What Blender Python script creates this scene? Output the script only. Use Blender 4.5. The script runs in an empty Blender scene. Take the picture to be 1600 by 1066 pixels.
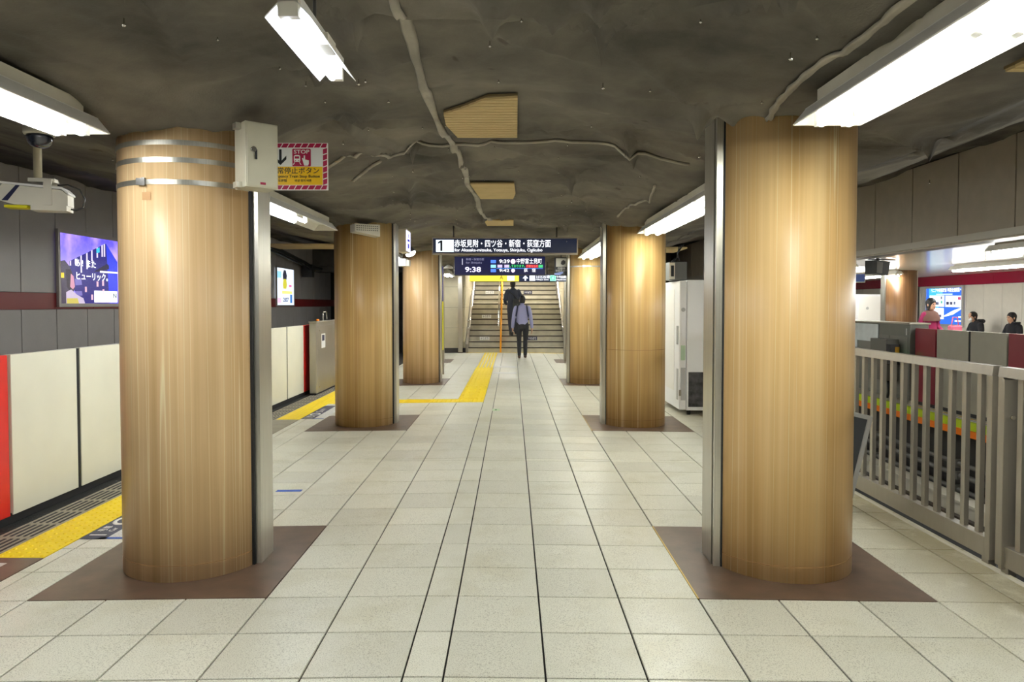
import bpy, bmesh, math, random
import numpy as np
from mathutils import Vector, Matrix, Euler
random.seed(7)
rng = np.random.default_rng(11)
C = bpy.context.scene.collection
SC = bpy.context.scene
PI = math.pi
R = math.radians

# ------------------------------------------------------------------ camera, world, exposure
cd = bpy.data.cameras.new('camera')
cam = bpy.data.objects.new('camera', cd); C.objects.link(cam)
cam.location = (0, 0, 1.4556)
cam.rotation_euler = (R(90 - 1.7395), 0, 0)
cd.sensor_fit = 'HORIZONTAL'; cd.sensor_width = 36.0
cd.lens = 1148.28 / 1600 * 36.0
cd.shift_y = -22.24 / 1600
cd.clip_start = 0.05; cd.clip_end = 200
SC.camera = cam
w = bpy.data.worlds.new('world'); SC.world = w
w.use_nodes = True
w.node_tree.nodes['Background'].inputs[0].default_value = (0.55, 0.56, 0.6, 1)
w.node_tree.nodes['Background'].inputs[1].default_value = 0.05
SC.view_settings.view_transform = 'Standard'
SC.view_settings.look = 'None'
SC.view_settings.gamma = 1.0
SC.view_settings.use_curve_mapping = False
SC.view_settings.exposure = 0.2
TUBE = 44.0            # radiance of the fluorescent tubes

# ------------------------------------------------------------------ materials
def srgb(r, g, b):
    f = lambda c: (c / 255 / 12.92) if c <= 10.3 else ((c / 255 + .055) / 1.055) ** 2.4
    return (f(r), f(g), f(b), 1)
MATS = {}
def mat(name, col, rough=.5, metal=0., noise=0., nscale=6., bump=0., bscale=60., spec=.5, stretch=(1, 1, 1), coat=0., aniso=0.):
    if name in MATS: return MATS[name]
    m = bpy.data.materials.new(name); m.use_nodes = True
    nt = m.node_tree; b = nt.nodes['Principled BSDF']
    b.inputs['Base Color'].default_value = col
    b.inputs['Roughness'].default_value = rough
    b.inputs['Metallic'].default_value = metal
    b.inputs['Specular IOR Level'].default_value = spec
    if coat: b.inputs['Coat Weight'].default_value = coat; b.inputs['Coat Roughness'].default_value = .12
    if aniso: b.inputs['Anisotropic'].default_value = aniso
    if noise or bump:
        tc = nt.nodes.new('ShaderNodeTexCoord'); mp = nt.nodes.new('ShaderNodeMapping')
        mp.inputs['Scale'].default_value = stretch
        nt.links.new(tc.outputs['Object'], mp.inputs['Vector'])
        if noise:
            n = nt.nodes.new('ShaderNodeTexNoise'); n.inputs['Scale'].default_value = nscale; n.inputs['Detail'].default_value = 5
            nt.links.new(mp.outputs[0], n.inputs['Vector'])
            mx = nt.nodes.new('ShaderNodeMix'); mx.data_type = 'RGBA'
            mx.inputs['A'].default_value = tuple(c * (1 - noise) for c in col[:3]) + (1,)
            mx.inputs['B'].default_value = tuple(min(1, c * (1 + noise)) for c in col[:3]) + (1,)
            rp = nt.nodes.new('ShaderNodeMapRange'); rp.inputs['From Min'].default_value = .3; rp.inputs['From Max'].default_value = .7
            nt.links.new(n.outputs['Fac'], rp.inputs['Value']); nt.links.new(rp.outputs[0], mx.inputs['Factor'])
            nt.links.new(mx.outputs['Result'], b.inputs['Base Color'])
        if bump:
            n2 = nt.nodes.new('ShaderNodeTexNoise'); n2.inputs['Scale'].default_value = bscale; n2.inputs['Detail'].default_value = 4
            nt.links.new(mp.outputs[0], n2.inputs['Vector'])
            bp = nt.nodes.new('ShaderNodeBump'); bp.inputs['Strength'].default_value = bump; bp.inputs['Distance'].default_value = .01
            nt.links.new(n2.outputs['Fac'], bp.inputs['Height']); nt.links.new(bp.outputs[0], b.inputs['Normal'])
    MATS[name] = m
    return m
def emat(name, col, strength=1.):
    if name in MATS: return MATS[name]
    m = bpy.data.materials.new(name); m.use_nodes = True
    b = m.node_tree.nodes['Principled BSDF']
    b.inputs['Base Color'].default_value = (.02, .02, .02, 1)
    b.inputs['Roughness'].default_value = .25
    b.inputs['Emission Color'].default_value = col
    b.inputs['Emission Strength'].default_value = strength
    MATS[name] = m
    return m

def ramp(nt, stops):
    r = nt.nodes.new('ShaderNodeValToRGB'); e = r.color_ramp.elements
    while len(e) < len(stops): e.new(.5)
    for q, (p, c) in zip(e, stops): q.position = p; q.color = c
    return r
def tile_material(name, base, fleck):
    m = bpy.data.materials.new(name); m.use_nodes = True; nt = m.node_tree; b = nt.nodes['Principled BSDF']
    g = nt.nodes.new('ShaderNodeNewGeometry'); oi = nt.nodes.new('ShaderNodeObjectInfo')
    n1 = nt.nodes.new('ShaderNodeTexNoise'); n1.inputs['Scale'].default_value = 210; n1.inputs['Detail'].default_value = 2
    n2 = nt.nodes.new('ShaderNodeTexNoise'); n2.inputs['Scale'].default_value = 2.1; n2.inputs['Detail'].default_value = 6; n2.inputs['Roughness'].default_value = .65
    n3 = nt.nodes.new('ShaderNodeTexNoise'); n3.inputs['Scale'].default_value = 9; n3.inputs['Detail'].default_value = 4
    for n in (n1, n2, n3): nt.links.new(g.outputs['Position'], n.inputs['Vector'])
    r1 = ramp(nt, [(.33, fleck), (.46, base), (.62, base), (.75, tuple(min(1, c * 1.12) for c in base[:3]) + (1,))])
    nt.links.new(n1.outputs['Fac'], r1.inputs[0])
    r2 = ramp(nt, [(.34, (.84, .82, .74, 1)), (.5, (1, 1, 1, 1)), (1, (1, 1, 1, 1))])
    nt.links.new(n2.outputs['Fac'], r2.inputs[0])
    mx = nt.nodes.new('ShaderNodeMix'); mx.data_type = 'RGBA'; mx.blend_type = 'MULTIPLY'; mx.inputs['Factor'].default_value = .6
    nt.links.new(r1.outputs[0], mx.inputs['A']); nt.links.new(r2.outputs[0], mx.inputs['B'])
    mr = nt.nodes.new('ShaderNodeMapRange'); mr.inputs['To Min'].default_value = .89; mr.inputs['To Max'].default_value = 1.04
    nt.links.new(oi.outputs['Random'], mr.inputs['Value'])
    mx2 = nt.nodes.new('ShaderNodeMix'); mx2.data_type = 'RGBA'; mx2.blend_type = 'MULTIPLY'; mx2.inputs['Factor'].default_value = 1
    nt.links.new(mx.outputs['Result'], mx2.inputs['A']); nt.links.new(mr.outputs[0], mx2.inputs['B'])
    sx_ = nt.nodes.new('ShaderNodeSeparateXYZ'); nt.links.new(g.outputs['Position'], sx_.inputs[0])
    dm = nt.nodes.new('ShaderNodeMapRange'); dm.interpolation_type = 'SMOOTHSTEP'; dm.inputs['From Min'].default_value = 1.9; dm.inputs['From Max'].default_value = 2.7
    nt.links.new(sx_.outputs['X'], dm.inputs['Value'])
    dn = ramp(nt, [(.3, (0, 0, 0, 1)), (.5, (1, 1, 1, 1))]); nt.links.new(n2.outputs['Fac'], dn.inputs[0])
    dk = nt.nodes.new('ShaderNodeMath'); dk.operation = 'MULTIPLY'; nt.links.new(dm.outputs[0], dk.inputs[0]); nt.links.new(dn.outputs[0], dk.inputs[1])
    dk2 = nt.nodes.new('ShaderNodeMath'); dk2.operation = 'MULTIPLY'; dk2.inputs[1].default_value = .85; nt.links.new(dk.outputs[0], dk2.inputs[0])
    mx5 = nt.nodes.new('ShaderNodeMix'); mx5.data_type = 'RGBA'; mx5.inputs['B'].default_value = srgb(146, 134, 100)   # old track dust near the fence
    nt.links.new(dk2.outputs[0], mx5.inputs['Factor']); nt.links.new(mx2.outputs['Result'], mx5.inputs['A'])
    nt.links.new(mx5.outputs['Result'], b.inputs['Base Color'])
    r3 = nt.nodes.new('ShaderNodeMapRange'); r3.inputs['To Min'].default_value = .24; r3.inputs['To Max'].default_value = .46
    nt.links.new(n3.outputs['Fac'], r3.inputs['Value']); nt.links.new(r3.outputs[0], b.inputs['Roughness'])
    bp = nt.nodes.new('ShaderNodeBump'); bp.inputs['Strength'].default_value = .06; bp.inputs['Distance'].default_value = .004
    nt.links.new(n1.outputs['Fac'], bp.inputs['Height']); nt.links.new(bp.outputs[0], b.inputs['Normal'])
    b.inputs['Specular IOR Level'].default_value = .45
    MATS[name] = m
    return m
def wood_material(name, dark, mid, light, line):
    m = bpy.data.materials.new(name); m.use_nodes = True; nt = m.node_tree; b = nt.nodes['Principled BSDF']
    tc = nt.nodes.new('ShaderNodeTexCoord'); oi = nt.nodes.new('ShaderNodeObjectInfo')
    ad = nt.nodes.new('ShaderNodeVectorMath'); ad.operation = 'MULTIPLY_ADD'
    ad.inputs[1].default_value = (1, 1, 1)
    cmb = nt.nodes.new('ShaderNodeCombineXYZ')
    ml = nt.nodes.new('ShaderNodeMath'); ml.operation = 'MULTIPLY'; ml.inputs[1].default_value = 17
    nt.links.new(oi.outputs['Random'], ml.inputs[0])
    for i in range(3): nt.links.new(ml.outputs[0], cmb.inputs[i])
    nt.links.new(tc.outputs['Object'], ad.inputs[0]); nt.links.new(cmb.outputs[0], ad.inputs[2])
    def ns(sx, sz, detail, rough=.55):
        mp = nt.nodes.new('ShaderNodeMapping'); mp.inputs['Scale'].default_value = (sx, sx, sz)
        n = nt.nodes.new('ShaderNodeTexNoise'); n.inputs['Scale'].default_value = 1; n.inputs['Detail'].default_value = detail; n.inputs['Roughness'].default_value = rough
        nt.links.new(ad.outputs[0], mp.inputs['Vector']); nt.links.new(mp.outputs[0], n.inputs['Vector'])
        return n
    a = ns(11, .16, 5); bnd = ns(4, .1, 2); fine = ns(70, .9, 3); ln = ns(14, .07, 1)
    r1 = ramp(nt, [(.28, dark), (.5, mid), (.72, light)]); nt.links.new(a.outputs['Fac'], r1.inputs[0])
    r2 = ramp(nt, [(.36, (.78, .72, .63, 1)), (.58, (1.0, 1.0, 1.0, 1)), (.8, (1, .97, .9, 1))]); nt.links.new(bnd.outputs['Fac'], r2.inputs[0])
    mx = nt.nodes.new('ShaderNodeMix'); mx.data_type = 'RGBA'; mx.blend_type = 'MULTIPLY'; mx.inputs['Factor'].default_value = .8
    nt.links.new(r1.outputs[0], mx.inputs['A']); nt.links.new(r2.outputs[0], mx.inputs['B'])
    r3 = ramp(nt, [(.0, (0, 0, 0, 1)), (.492, (0, 0, 0, 1)), (.503, (1, 1, 1, 1)), (.514, (0, 0, 0, 1)), (1, (0, 0, 0, 1))]); nt.links.new(ln.outputs['Fac'], r3.inputs[0])
    mu = nt.nodes.new('ShaderNodeMath'); mu.operation = 'MULTIPLY'; mu.inputs[1].default_value = .9; nt.links.new(r3.outputs[0], mu.inputs[0])
    mx2 = nt.nodes.new('ShaderNodeMix'); mx2.data_type = 'RGBA'; mx2.inputs['B'].default_value = line
    nt.links.new(mu.outputs[0], mx2.inputs['Factor']); nt.links.new(mx.outputs['Result'], mx2.inputs['A'])
    r4 = ramp(nt, [(.35, (.9, .88, .85, 1)), (.6, (1.0, 1.0, 1.0, 1))]); nt.links.new(fine.outputs['Fac'], r4.inputs[0])
    mx3 = nt.nodes.new('ShaderNodeMix'); mx3.data_type = 'RGBA'; mx3.blend_type = 'MULTIPLY'; mx3.inputs['Factor'].default_value = .7
    nt.links.new(mx2.outputs['Result'], mx3.inputs['A']); nt.links.new(r4.outputs[0], mx3.inputs['B'])
    nt.links.new(mx3.outputs['Result'], b.inputs['Base Color'])
    b.inputs['Roughness'].default_value = .36; b.inputs['Specular IOR Level'].default_value = .5
    MATS[name] = m
    return m
def fabric_material():
    m = bpy.data.materials.new('sooty_fabric'); m.use_nodes = True; nt = m.node_tree; b = nt.nodes['Principled BSDF']
    g = nt.nodes.new('ShaderNodeNewGeometry')
    def ns(s, d, r=.6):
        n = nt.nodes.new('ShaderNodeTexNoise'); n.inputs['Scale'].default_value = s; n.inputs['Detail'].default_value = d; n.inputs['Roughness'].default_value = r
        nt.links.new(g.outputs['Position'], n.inputs['Vector']); return n
    a = ns(1.1, 7); sp = ns(4.6, 2); fn = ns(90, 3)
    r1 = ramp(nt, [(.25, srgb(58, 57, 54)), (.5, srgb(104, 99, 91)), (.75, srgb(136, 130, 118))]); nt.links.new(a.outputs['Fac'], r1.inputs[0])
    r2 = ramp(nt, [(.0, (.5, .48, .46, 1)), (.25, (.55, .53, .5, 1)), (.29, (1, 1, 1, 1))]); nt.links.new(sp.outputs['Fac'], r2.inputs[0])
    mx = nt.nodes.new('ShaderNodeMix'); mx.data_type = 'RGBA'; mx.blend_type = 'MULTIPLY'; mx.inputs['Factor'].default_value = .8
    nt.links.new(r1.outputs[0], mx.inputs['A']); nt.links.new(r2.outputs[0], mx.inputs['B'])
    nt.links.new(mx.outputs['Result'], b.inputs['Base Color'])
    b.inputs['Roughness'].default_value = .9; b.inputs['Specular IOR Level'].default_value = .15
    bp = nt.nodes.new('ShaderNodeBump'); bp.inputs['Strength'].default_value = .25; bp.inputs['Distance'].default_value = .01
    nt.links.new(fn.outputs['Fac'], bp.inputs['Height']); nt.links.new(bp.outputs[0], b.inputs['Normal'])
    MATS['fabric'] = m
    return m

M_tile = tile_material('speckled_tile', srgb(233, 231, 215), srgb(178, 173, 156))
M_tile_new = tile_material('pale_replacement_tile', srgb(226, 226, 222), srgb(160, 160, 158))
M_grout = mat('dark_grout', srgb(27, 24, 22), .85, noise=.2, nscale=9)
M_terra = mat('brown_terrazzo', srgb(98, 78, 64), .38, noise=.22, nscale=7, bump=.05, bscale=150)
M_yellow = mat('yellow_tactile', srgb(255, 220, 0), .5, noise=.06, nscale=12)
M_wood = wood_material('birch_laminate', srgb(206, 168, 118), srgb(226, 192, 144), srgb(238, 208, 164), srgb(248, 234, 196))
M_woodR = wood_material('golden_laminate', srgb(218, 174, 112), srgb(238, 200, 140), srgb(248, 216, 162), srgb(252, 240, 200))
M_wood2 = wood_material('oak_laminate', srgb(180, 140, 82), srgb(208, 172, 112), srgb(228, 198, 144), srgb(244, 228, 182))
M_wood3 = wood_material('walnut_laminate', srgb(104, 72, 46), srgb(134, 98, 64), srgb(150, 112, 76), srgb(176, 140, 100))
M_fabric = fabric_material()
M_steel = mat('brushed_steel', srgb(200, 196, 184), .3, .82, noise=.08, nscale=3, stretch=(40, 40, .6), bump=.03, bscale=40)
M_steel_d = mat('dull_steel', srgb(168, 162, 150), .4, .8, noise=.03, nscale=4, stretch=(8, 8, 1))
M_chrome = mat('polished_steel', srgb(212, 210, 206), .14, 1.)
M_black = mat('black_rubber', srgb(22, 22, 24), .6)
M_dark = mat('dark_metal', srgb(52, 50, 48), .5)
M_white = mat('white_enamel', srgb(238, 236, 230), .4)
M_offw = mat('aged_white_metal', srgb(220, 214, 198), .45, noise=.05)
M_cream = mat('cream_panel', srgb(232, 230, 212), .34, noise=.03, nscale=3)
M_red = mat('red_panel', srgb(214, 30, 22), .35)
M_beige = mat('beige_stone', srgb(206, 196, 166), .5, noise=.08, nscale=2.5)
M_greypanel = mat('grey_wall_panel', srgb(180, 175, 170), .32, noise=.06, nscale=2, bump=.12, bscale=35)
M_maroonband = mat('maroon_band', srgb(138, 44, 44), .35)
M_concrete = mat('sooty_concrete', srgb(96, 92, 86), .85, noise=.25, nscale=3, bump=.2, bscale=20)
M_ballast = mat('track_bed', srgb(58, 54, 50), .9, noise=.4, nscale=14, bump=.6, bscale=40)
M_sleeper = mat('concrete_sleeper', srgb(150, 140, 126), .85, noise=.25, nscale=8)
M_rail = mat('rail_steel', srgb(96, 88, 82), .4, .8)
M_navy = mat('navy_print', srgb(34, 38, 72), .4)
M_blue = mat('blue_tape', srgb(52, 92, 176), .5)
M_ink = mat('black_print', srgb(24, 24, 28), .5)
M_magenta = mat('crimson_print', srgb(176, 22, 72), .4)
M_wprint = mat('white_print', srgb(240, 240, 236), .45)
M_yprint = mat('yellow_print', srgb(246, 196, 12), .45)
M_board = mat('ribbed_board', srgb(196, 172, 122), .8, noise=.08, nscale=4)
M_stone = mat('stair_stone', srgb(184, 178, 158), .6, noise=.14, nscale=4)
M_stone_d = mat('stair_nosing', srgb(66, 60, 50), .7)
M_orange = mat('orange_pole', srgb(240, 160, 20), .35)
M_vend = mat('vending_white', srgb(242, 242, 242), .35)
M_tape = mat('seam_tape', srgb(160, 153, 140), .8, noise=.25, nscale=5)
M_glassdark = mat('dark_glass', srgb(18, 20, 24), .08, spec=.8)

# ------------------------------------------------------------------ mesh building
class MB:
    def __init__(s): s.v = []; s.f = []; s.sm = []; s.mi = []; s.cur = 0
    def add(s, vs, fs, smooth=False, M=None):
        o = len(s.v)
        if M is not None: vs = [tuple(M @ Vector(p)) for p in vs]
        s.v += [tuple(p) for p in vs]; s.f += [tuple(i + o for i in f) for f in fs]
        s.sm += [smooth] * len(fs); s.mi += [s.cur] * len(fs)
        return s
    def box(s, a, b, M=None):
        x0, y0, z0 = a; x1, y1, z1 = b
        vs = [(x0, y0, z0), (x1, y0, z0), (x1, y1, z0), (x0, y1, z0), (x0, y0, z1), (x1, y0, z1), (x1, y1, z1), (x0, y1, z1)]
        return s.add(vs, [(3, 2, 1, 0), (4, 5, 6, 7), (0, 1, 5, 4), (1, 2, 6, 5), (2, 3, 7, 6), (3, 0, 4, 7)], M=M)
    def cbox(s, c, d, M=None):
        return s.box([c[i] - d[i] / 2 for i in range(3)], [c[i] + d[i] / 2 for i in range(3)], M)
    def bbox(s, a, b, r=.006, M=None):
        bm = bmesh.new(); bmesh.ops.create_cube(bm, size=1)
        for v in bm.verts: v.co = Vector([(a[i] + b[i]) / 2 + v.co[i] * (b[i] - a[i]) for i in range(3)])
        bmesh.ops.bevel(bm, geom=bm.edges[:], offset=r, segments=2, profile=.5, affect='EDGES')
        vs = [tuple(v.co) for v in bm.verts]; fs = [tuple(v.index for v in f.verts) for f in bm.faces]
        bm.free(); return s.add(vs, fs, M=M)
    def loft(s, rings, cap=True, smooth=True, M=None, closed=True):
        n = len(rings[0]); vs = [p for r in rings for p in r]; fs = []
        for i in range(len(rings) - 1):
            for j in range(n if closed else n - 1):
                k = (j + 1) % n
                fs.append((i * n + j, i * n + k, (i + 1) * n + k, (i + 1) * n + j))
        o = len(s.v); s.add(vs, fs, smooth, M)
        if cap and closed:
            s.f += [tuple(o + j for j in range(n - 1, -1, -1)), tuple(o + (len(rings) - 1) * n + j for j in range(n))]
            s.sm += [False, False]; s.mi += [s.cur] * 2
        return s
    def tube(s, pts, r, n=10, cap=True, M=None):
        pts = [Vector(p) for p in pts]; rs = r if isinstance(r, (list, tuple)) else [r] * len(pts)
        rings = []; up = Vector((0, 0, 1)); prev = None
        for i, p in enumerate(pts):
            t = (pts[min(i + 1, len(pts) - 1)] - pts[max(i - 1, 0)]).normalized()
            if prev is None:
                a = t.cross(up)
                if a.length < 1e-4: a = t.cross(Vector((1, 0, 0)))
                a.normalize()
            else: a = (prev - t * prev.dot(t)).normalized()
            prev = a; b = t.cross(a)
            rings.append([tuple(p + (a * math.cos(2 * PI * k / n) + b * math.sin(2 * PI * k / n)) * rs[i]) for k in range(n)])
        return s.loft(rings, cap, True, M)
    def cyl(s, c, r, z0, z1, n=24, M=None, r2=None):
        r2 = r if r2 is None else r2
        return s.loft([[(c[0] + q * math.cos(2 * PI * k / n), c[1] + q * math.sin(2 * PI * k / n), z) for k in range(n)] for q, z in ((r, z0), (r2, z1))], M=M)
    def lathe(s, prof, n=24, M=None):
        return s.loft([[(r * math.cos(2 * PI * k / n), r * math.sin(2 * PI * k / n), z) for k in range(n)] for r, z in prof], M=M)
    def prism(s, poly, d0, d1, axis='y', M=None):
        # poly: 2-D outline; axis y -> (x,z) outline extruded along y; axis x -> (y,z); axis z -> (x,y)
        f = {'y': lambda p, d: (p[0], d, p[1]), 'x': lambda p, d: (d, p[0], p[1]), 'z': lambda p, d: (p[0], p[1], d)}[axis]
        n = len(poly); vs = [f(p, d0) for p in poly] + [f(p, d1) for p in poly]
        fs = [tuple(range(n - 1, -1, -1)), tuple(range(n, 2 * n))] + [(i, (i + 1) % n, n + (i + 1) % n, n + i) for i in range(n)]
        return s.add(vs, fs, M=M)
    def mesh(s, name, m):
        me = bpy.data.meshes.new(name); me.from_pydata(s.v, [], s.f); me.polygons.foreach_set('use_smooth', s.sm)
        for q in (m if isinstance(m, (list, tuple)) else [m]): me.materials.append(q)
        me.polygons.foreach_set('material_index', s.mi)
        bm = bmesh.new(); bm.from_mesh(me); bmesh.ops.recalc_face_normals(bm, faces=bm.faces); bm.to_mesh(me); bm.free()
        me.update(); return me
    def obj(s, name, m, parent=None, loc=None, label=None):
        o = bpy.data.objects.new(name, s.mesh(name, m)); C.objects.link(o)
        if parent is not None: o.parent = parent
        if loc is not None: o.location = loc
        if label: o['label'] = label
        return o
def tag(o, label, cat, group=None, kind=None):
    o['label'] = label
    if cat: o['category'] = cat
    if group: o['group'] = group
    if kind: o['kind'] = kind
    return o
def thing(name, label, cat, loc=(0, 0, 0), rotz=0., group=None):
    o = bpy.data.objects.new(name, None); C.objects.link(o); o.empty_display_size = .1
    o.location = loc; o.rotation_euler = (0, 0, rotz)
    return tag(o, label, cat, group)
def struct(name, mb, m, label=None, parent=None):
    o = mb.obj(name, m, parent); o['kind'] = 'structure'
    if label: o['label'] = label
    return o
def sroot(name, label):
    o = bpy.data.objects.new(name, None); C.objects.link(o); o['kind'] = 'structure'; o['label'] = label; return o
def inst(name, me, parent, loc, rotz=0.):
    o = bpy.data.objects.new(name, me); C.objects.link(o); o.parent = parent; o.location = loc; o.rotation_euler = (0, 0, rotz); return o
FACE = {'-y': (PI / 2, 0, 0), '+x': (PI / 2, 0, PI / 2), '-x': (PI / 2, 0, -PI / 2), '+z': (0, 0, 0)}
def text(s, size, m, parent, loc, face='-y', align='LEFT', bold=0., wid=None, name='lettering', extrude=.0008, rot=None, sx=1.):
    cu = bpy.data.curves.new('txt', 'FONT'); cu.body = s; cu.size = size; cu.align_x = align; cu.align_y = 'CENTER'
    cu.extrude = extrude; cu.offset = bold * size; cu.resolution_u = 3
    t = bpy.data.objects.new('txt', cu); C.objects.link(t)
    dg = bpy.context.evaluated_depsgraph_get(); dg.update()
    me = bpy.data.meshes.new_from_object(t.evaluated_get(dg)); bpy.data.objects.remove(t)
    if me is None or not len(me.vertices): return None
    me.name = name; xs = [v.co.x for v in me.vertices]; k = sx
    if wid: k = wid / max(1e-6, max(xs) - min(xs))
    if k != 1:
        for v in me.vertices: v.co.x *= k
    me.materials.clear(); me.materials.append(m)
    o = bpy.data.objects.new(name, me); C.objects.link(o); o.parent = parent; o.location = loc
    o.rotation_euler = rot if rot is not None else FACE[face]
    return o
def fz(x): return -.01275 * max(0., abs(x + .35) - .08)
# ================================================================== THE SETTING
# ------------------------------------------------------------------ platform floor
GR = .010
prof = [(-3.42, fz(-3.42) - GR), (-.43, -GR), (-.27, -GR), (2.84, fz(2.84) - GR), (2.84, -1.15), (-3.42, -1.15)]
fl = MB().prism(prof, -4, 27, 'y')
floor = struct('floor', fl, M_grout, 'beige speckled tile platform floor with dark joints')
XE = [-2.745, -2.66] + [-.4284 - .4 * k for k in range(5, -1, -1)] + [-.269] + [.1321 + .4 * k for k in range(7)] + [2.76]
YE = [2.832 + .4 * k for k in range(-16, 11)] + [6.93 + .4 * k for k in range(0, 39)] + [22.33]
MATY = [3.632, 8.53, 13.33]
def in_mat(x, y):
    if not (-2.428 < x < -1.228 or .9321 < x < 2.132): return False
    return any(a < y < a + 1.2 for a in MATY)
def in_tact(x, y):
    if -.8284 < x < -.4284 and 10.93 < y < 22.2: return True
    if -2.745 < x < -.8284 and 10.93 < y < 11.33: return True
    return False
cells = []
for i in range(len(XE) - 1):
    for j in range(len(YE) - 1):
        x0, x1, y0, y1 = XE[i], XE[i + 1], YE[j], YE[j + 1]
        cx, cy = (x0 + x1) / 2, (y0 + y1) / 2
        if in_mat(cx, cy) or in_tact(cx, cy): continue
        cells.append((cx, cy, x1 - x0, y1 - y0))
vis = [c for c in cells if c[1] > 2.4]
def area_px(c):
    d = c[1]; return c[2] * c[3] / d ** 3 if abs(c[0]) / d < .74 else 0
vis.sort(key=area_px, reverse=True)
big = set(vis[:290])
def tile_mesh(mb, cx, cy, w_, d_, g=.0044):
    x0, x1, y0, y1 = cx - w_ / 2 + g, cx + w_ / 2 - g, cy - d_ / 2 + g, cy + d_ / 2 - g
    q = .0025; vs = []
    for (a, b, dz) in ((x0, y0, -GR), (x1, y0, -GR), (x1, y1, -GR), (x0, y1, -GR)): vs.append((a, b, fz(a) + dz))
    for (a, b) in ((x0, y0), (x1, y0), (x1, y1), (x0, y1)): vs.append((a, b, fz(a) - q * .6))
    for (a, b) in ((x0 + q, y0 + q), (x1 - q, y0 + q), (x1 - q, y1 - q), (x0 + q, y1 - q)): vs.append((a, b, fz(a)))
    fs = [(8, 9, 10, 11)]
    for k in range(4):
        n = (k + 1) % 4; fs += [(k, n, 4 + n, 4 + k), (4 + k, 4 + n, 8 + n, 8 + k)]
    mb.add(vs, fs)
cache = {}
rest = MB()
for c in cells:
    cx, cy, w_, d_ = c
    if c in big:
        key = (round(cx, 4), round(w_, 3), round(d_, 3))
        if key not in cache:
            mb = MB(); tile_mesh(mb, cx, 0, w_, d_)
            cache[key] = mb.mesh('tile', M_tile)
        me = cache[key]
        o = inst('tile', me, floor, (0, cy, 0))
        if abs(cx - 2.332) < .05 and abs(cy - 3.032) < .1:
            o.data = me.copy(); o.data.materials[0] = M_tile_new; o['label'] = 'paler grey replacement tile'
    else: tile_mesh(rest, cx, cy, w_, d_)
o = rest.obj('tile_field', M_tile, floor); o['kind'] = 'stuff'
# brown terrazzo panels around the columns, with a brass edge towards the aisle
for my in MATY:
    for (x0, x1) in ((-2.428, -1.228), (.9321, 2.132)):
        g = .002; mb = MB()
        vs = [(x, y, fz(x) + dz) for dz in (-GR, .0005) for (x, y) in ((x0 + g, my + g), (x1 - g, my + g), (x1 - g, my + 1.2 - g), (x0 + g, my + 1.2 - g))]
        mb.add(vs, [(4, 5, 6, 7), (0, 1, 5, 4), (1, 2, 6, 5), (2, 3, 7, 6), (3, 0, 4, 7)])
        p = mb.obj('terrazzo_panel', M_terra, floor); p['label'] = 'brown terrazzo panel at the foot of a column'
        xe = x1 if x0 < 0 else x0
        if x0 > 0: MB().box((xe - .004, my, fz(xe) - .006), (xe + .004, my + 1.2, fz(xe) + .0015)).obj('brass_strip', mat('brass', srgb(178, 150, 70), .3, .9), p)
for (x0, x1) in ((-2.755, -1.555), (1.116, 2.316)):
    p = MB().box((x0, 18.53, fz((x0 + x1) / 2) - .006), (x1, 19.73, fz((x0 + x1) / 2) + .008)).obj('terrazzo_panel', M_terra, floor)
# yellow tactile paving: warning studs along the platform edge
def stud_tile(w_, d_, nx, ny):
    mb = MB().box((-w_ / 2 + .0015, -d_ / 2 + .0015, -GR), (w_ / 2 - .0015, d_ / 2 - .0015, .001))
    for i in range(nx):
        for j in range(ny):
            cx, cy = -w_ / 2 + w_ / nx * (i + .5), -d_ / 2 + d_ / ny * (j + .5)
            rings = [[(cx + r * math.cos(k * PI / 4), cy + r * math.sin(k * PI / 4), z) for k in range(8)] for r, z in ((.012, .001), (.007, .005))]
            mb.loft(rings, smooth=False)
    return mb.mesh('warning_tile', M_yellow)
stud = stud_tile(.3, .3, 5, 5)
for a, n in ((4.27, 12), (9.45, 20)):
    for k in range(n): inst('warning_tile', stud, floor, (-2.898, a + .15 + .3 * k, fz(-2.898)))
# guide bars: full yellow tiles, then pale tiles with yellow bars up to the stairs
def bar_tile(w_, d_, n, along_y=True, hw=.016):
    mb = MB(); mb.box((-w_ / 2 + .0015, -d_ / 2 + .0015, -GR), (w_ / 2 - .0015, d_ / 2 - .0015, .001)); mb.cur = 1
    for i in range(n):
        if along_y:
            cx = -w_ / 2 + w_ / n * (i + .5); mb.box((cx - hw, -d_ / 2 + .02, .001), (cx + hw, d_ / 2 - .02, .005))
        else:
            cy = -d_ / 2 + d_ / n * (i + .5); mb.box((-w_ / 2 + .02, cy - .016, .001), (w_ / 2 - .02, cy + .016, .005))
    return mb
gy = bar_tile(.4, .4, 5).mesh('guide_tile', [M_yellow, M_yellow])
gp = bar_tile(.4, .4, 5, hw=.027).mesh('guide_tile', [M_tile, M_yellow])
gx = bar_tile(.4, .4, 5, False).mesh('guide_tile', [M_yellow, M_yellow])
gs = stud_tile(.4, .4, 6, 6)
for k in range(28):
    y = 11.13 + .4 * k
    inst('guide_tile', gs if k == 0 else (gy if y < 16.9 else gp), floor, (-.6284, y, fz(-.6284)))
for k in range(4): inst('guide_tile', gs if k == 0 else gx, floor, (-1.0284 - .4 * k, 11.13, fz(-1.03 - .4 * k)))
MB().box((-2.743, 10.93, fz(-2.6) - GR), (-2.43, 11.33, fz(-2.6) + .001)).obj('guide_tile', M_yellow, floor)
ws = MB().box((-.15, 0, -GR), (.15, .3, .001))
for i in range(5):
    for j in range(5): ws.cbox((-.12 + .06 * i, .03 + .06 * j, .003), (.02, .02, .004))
wsm = ws.mesh('warning_tile', M_yellow)
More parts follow.
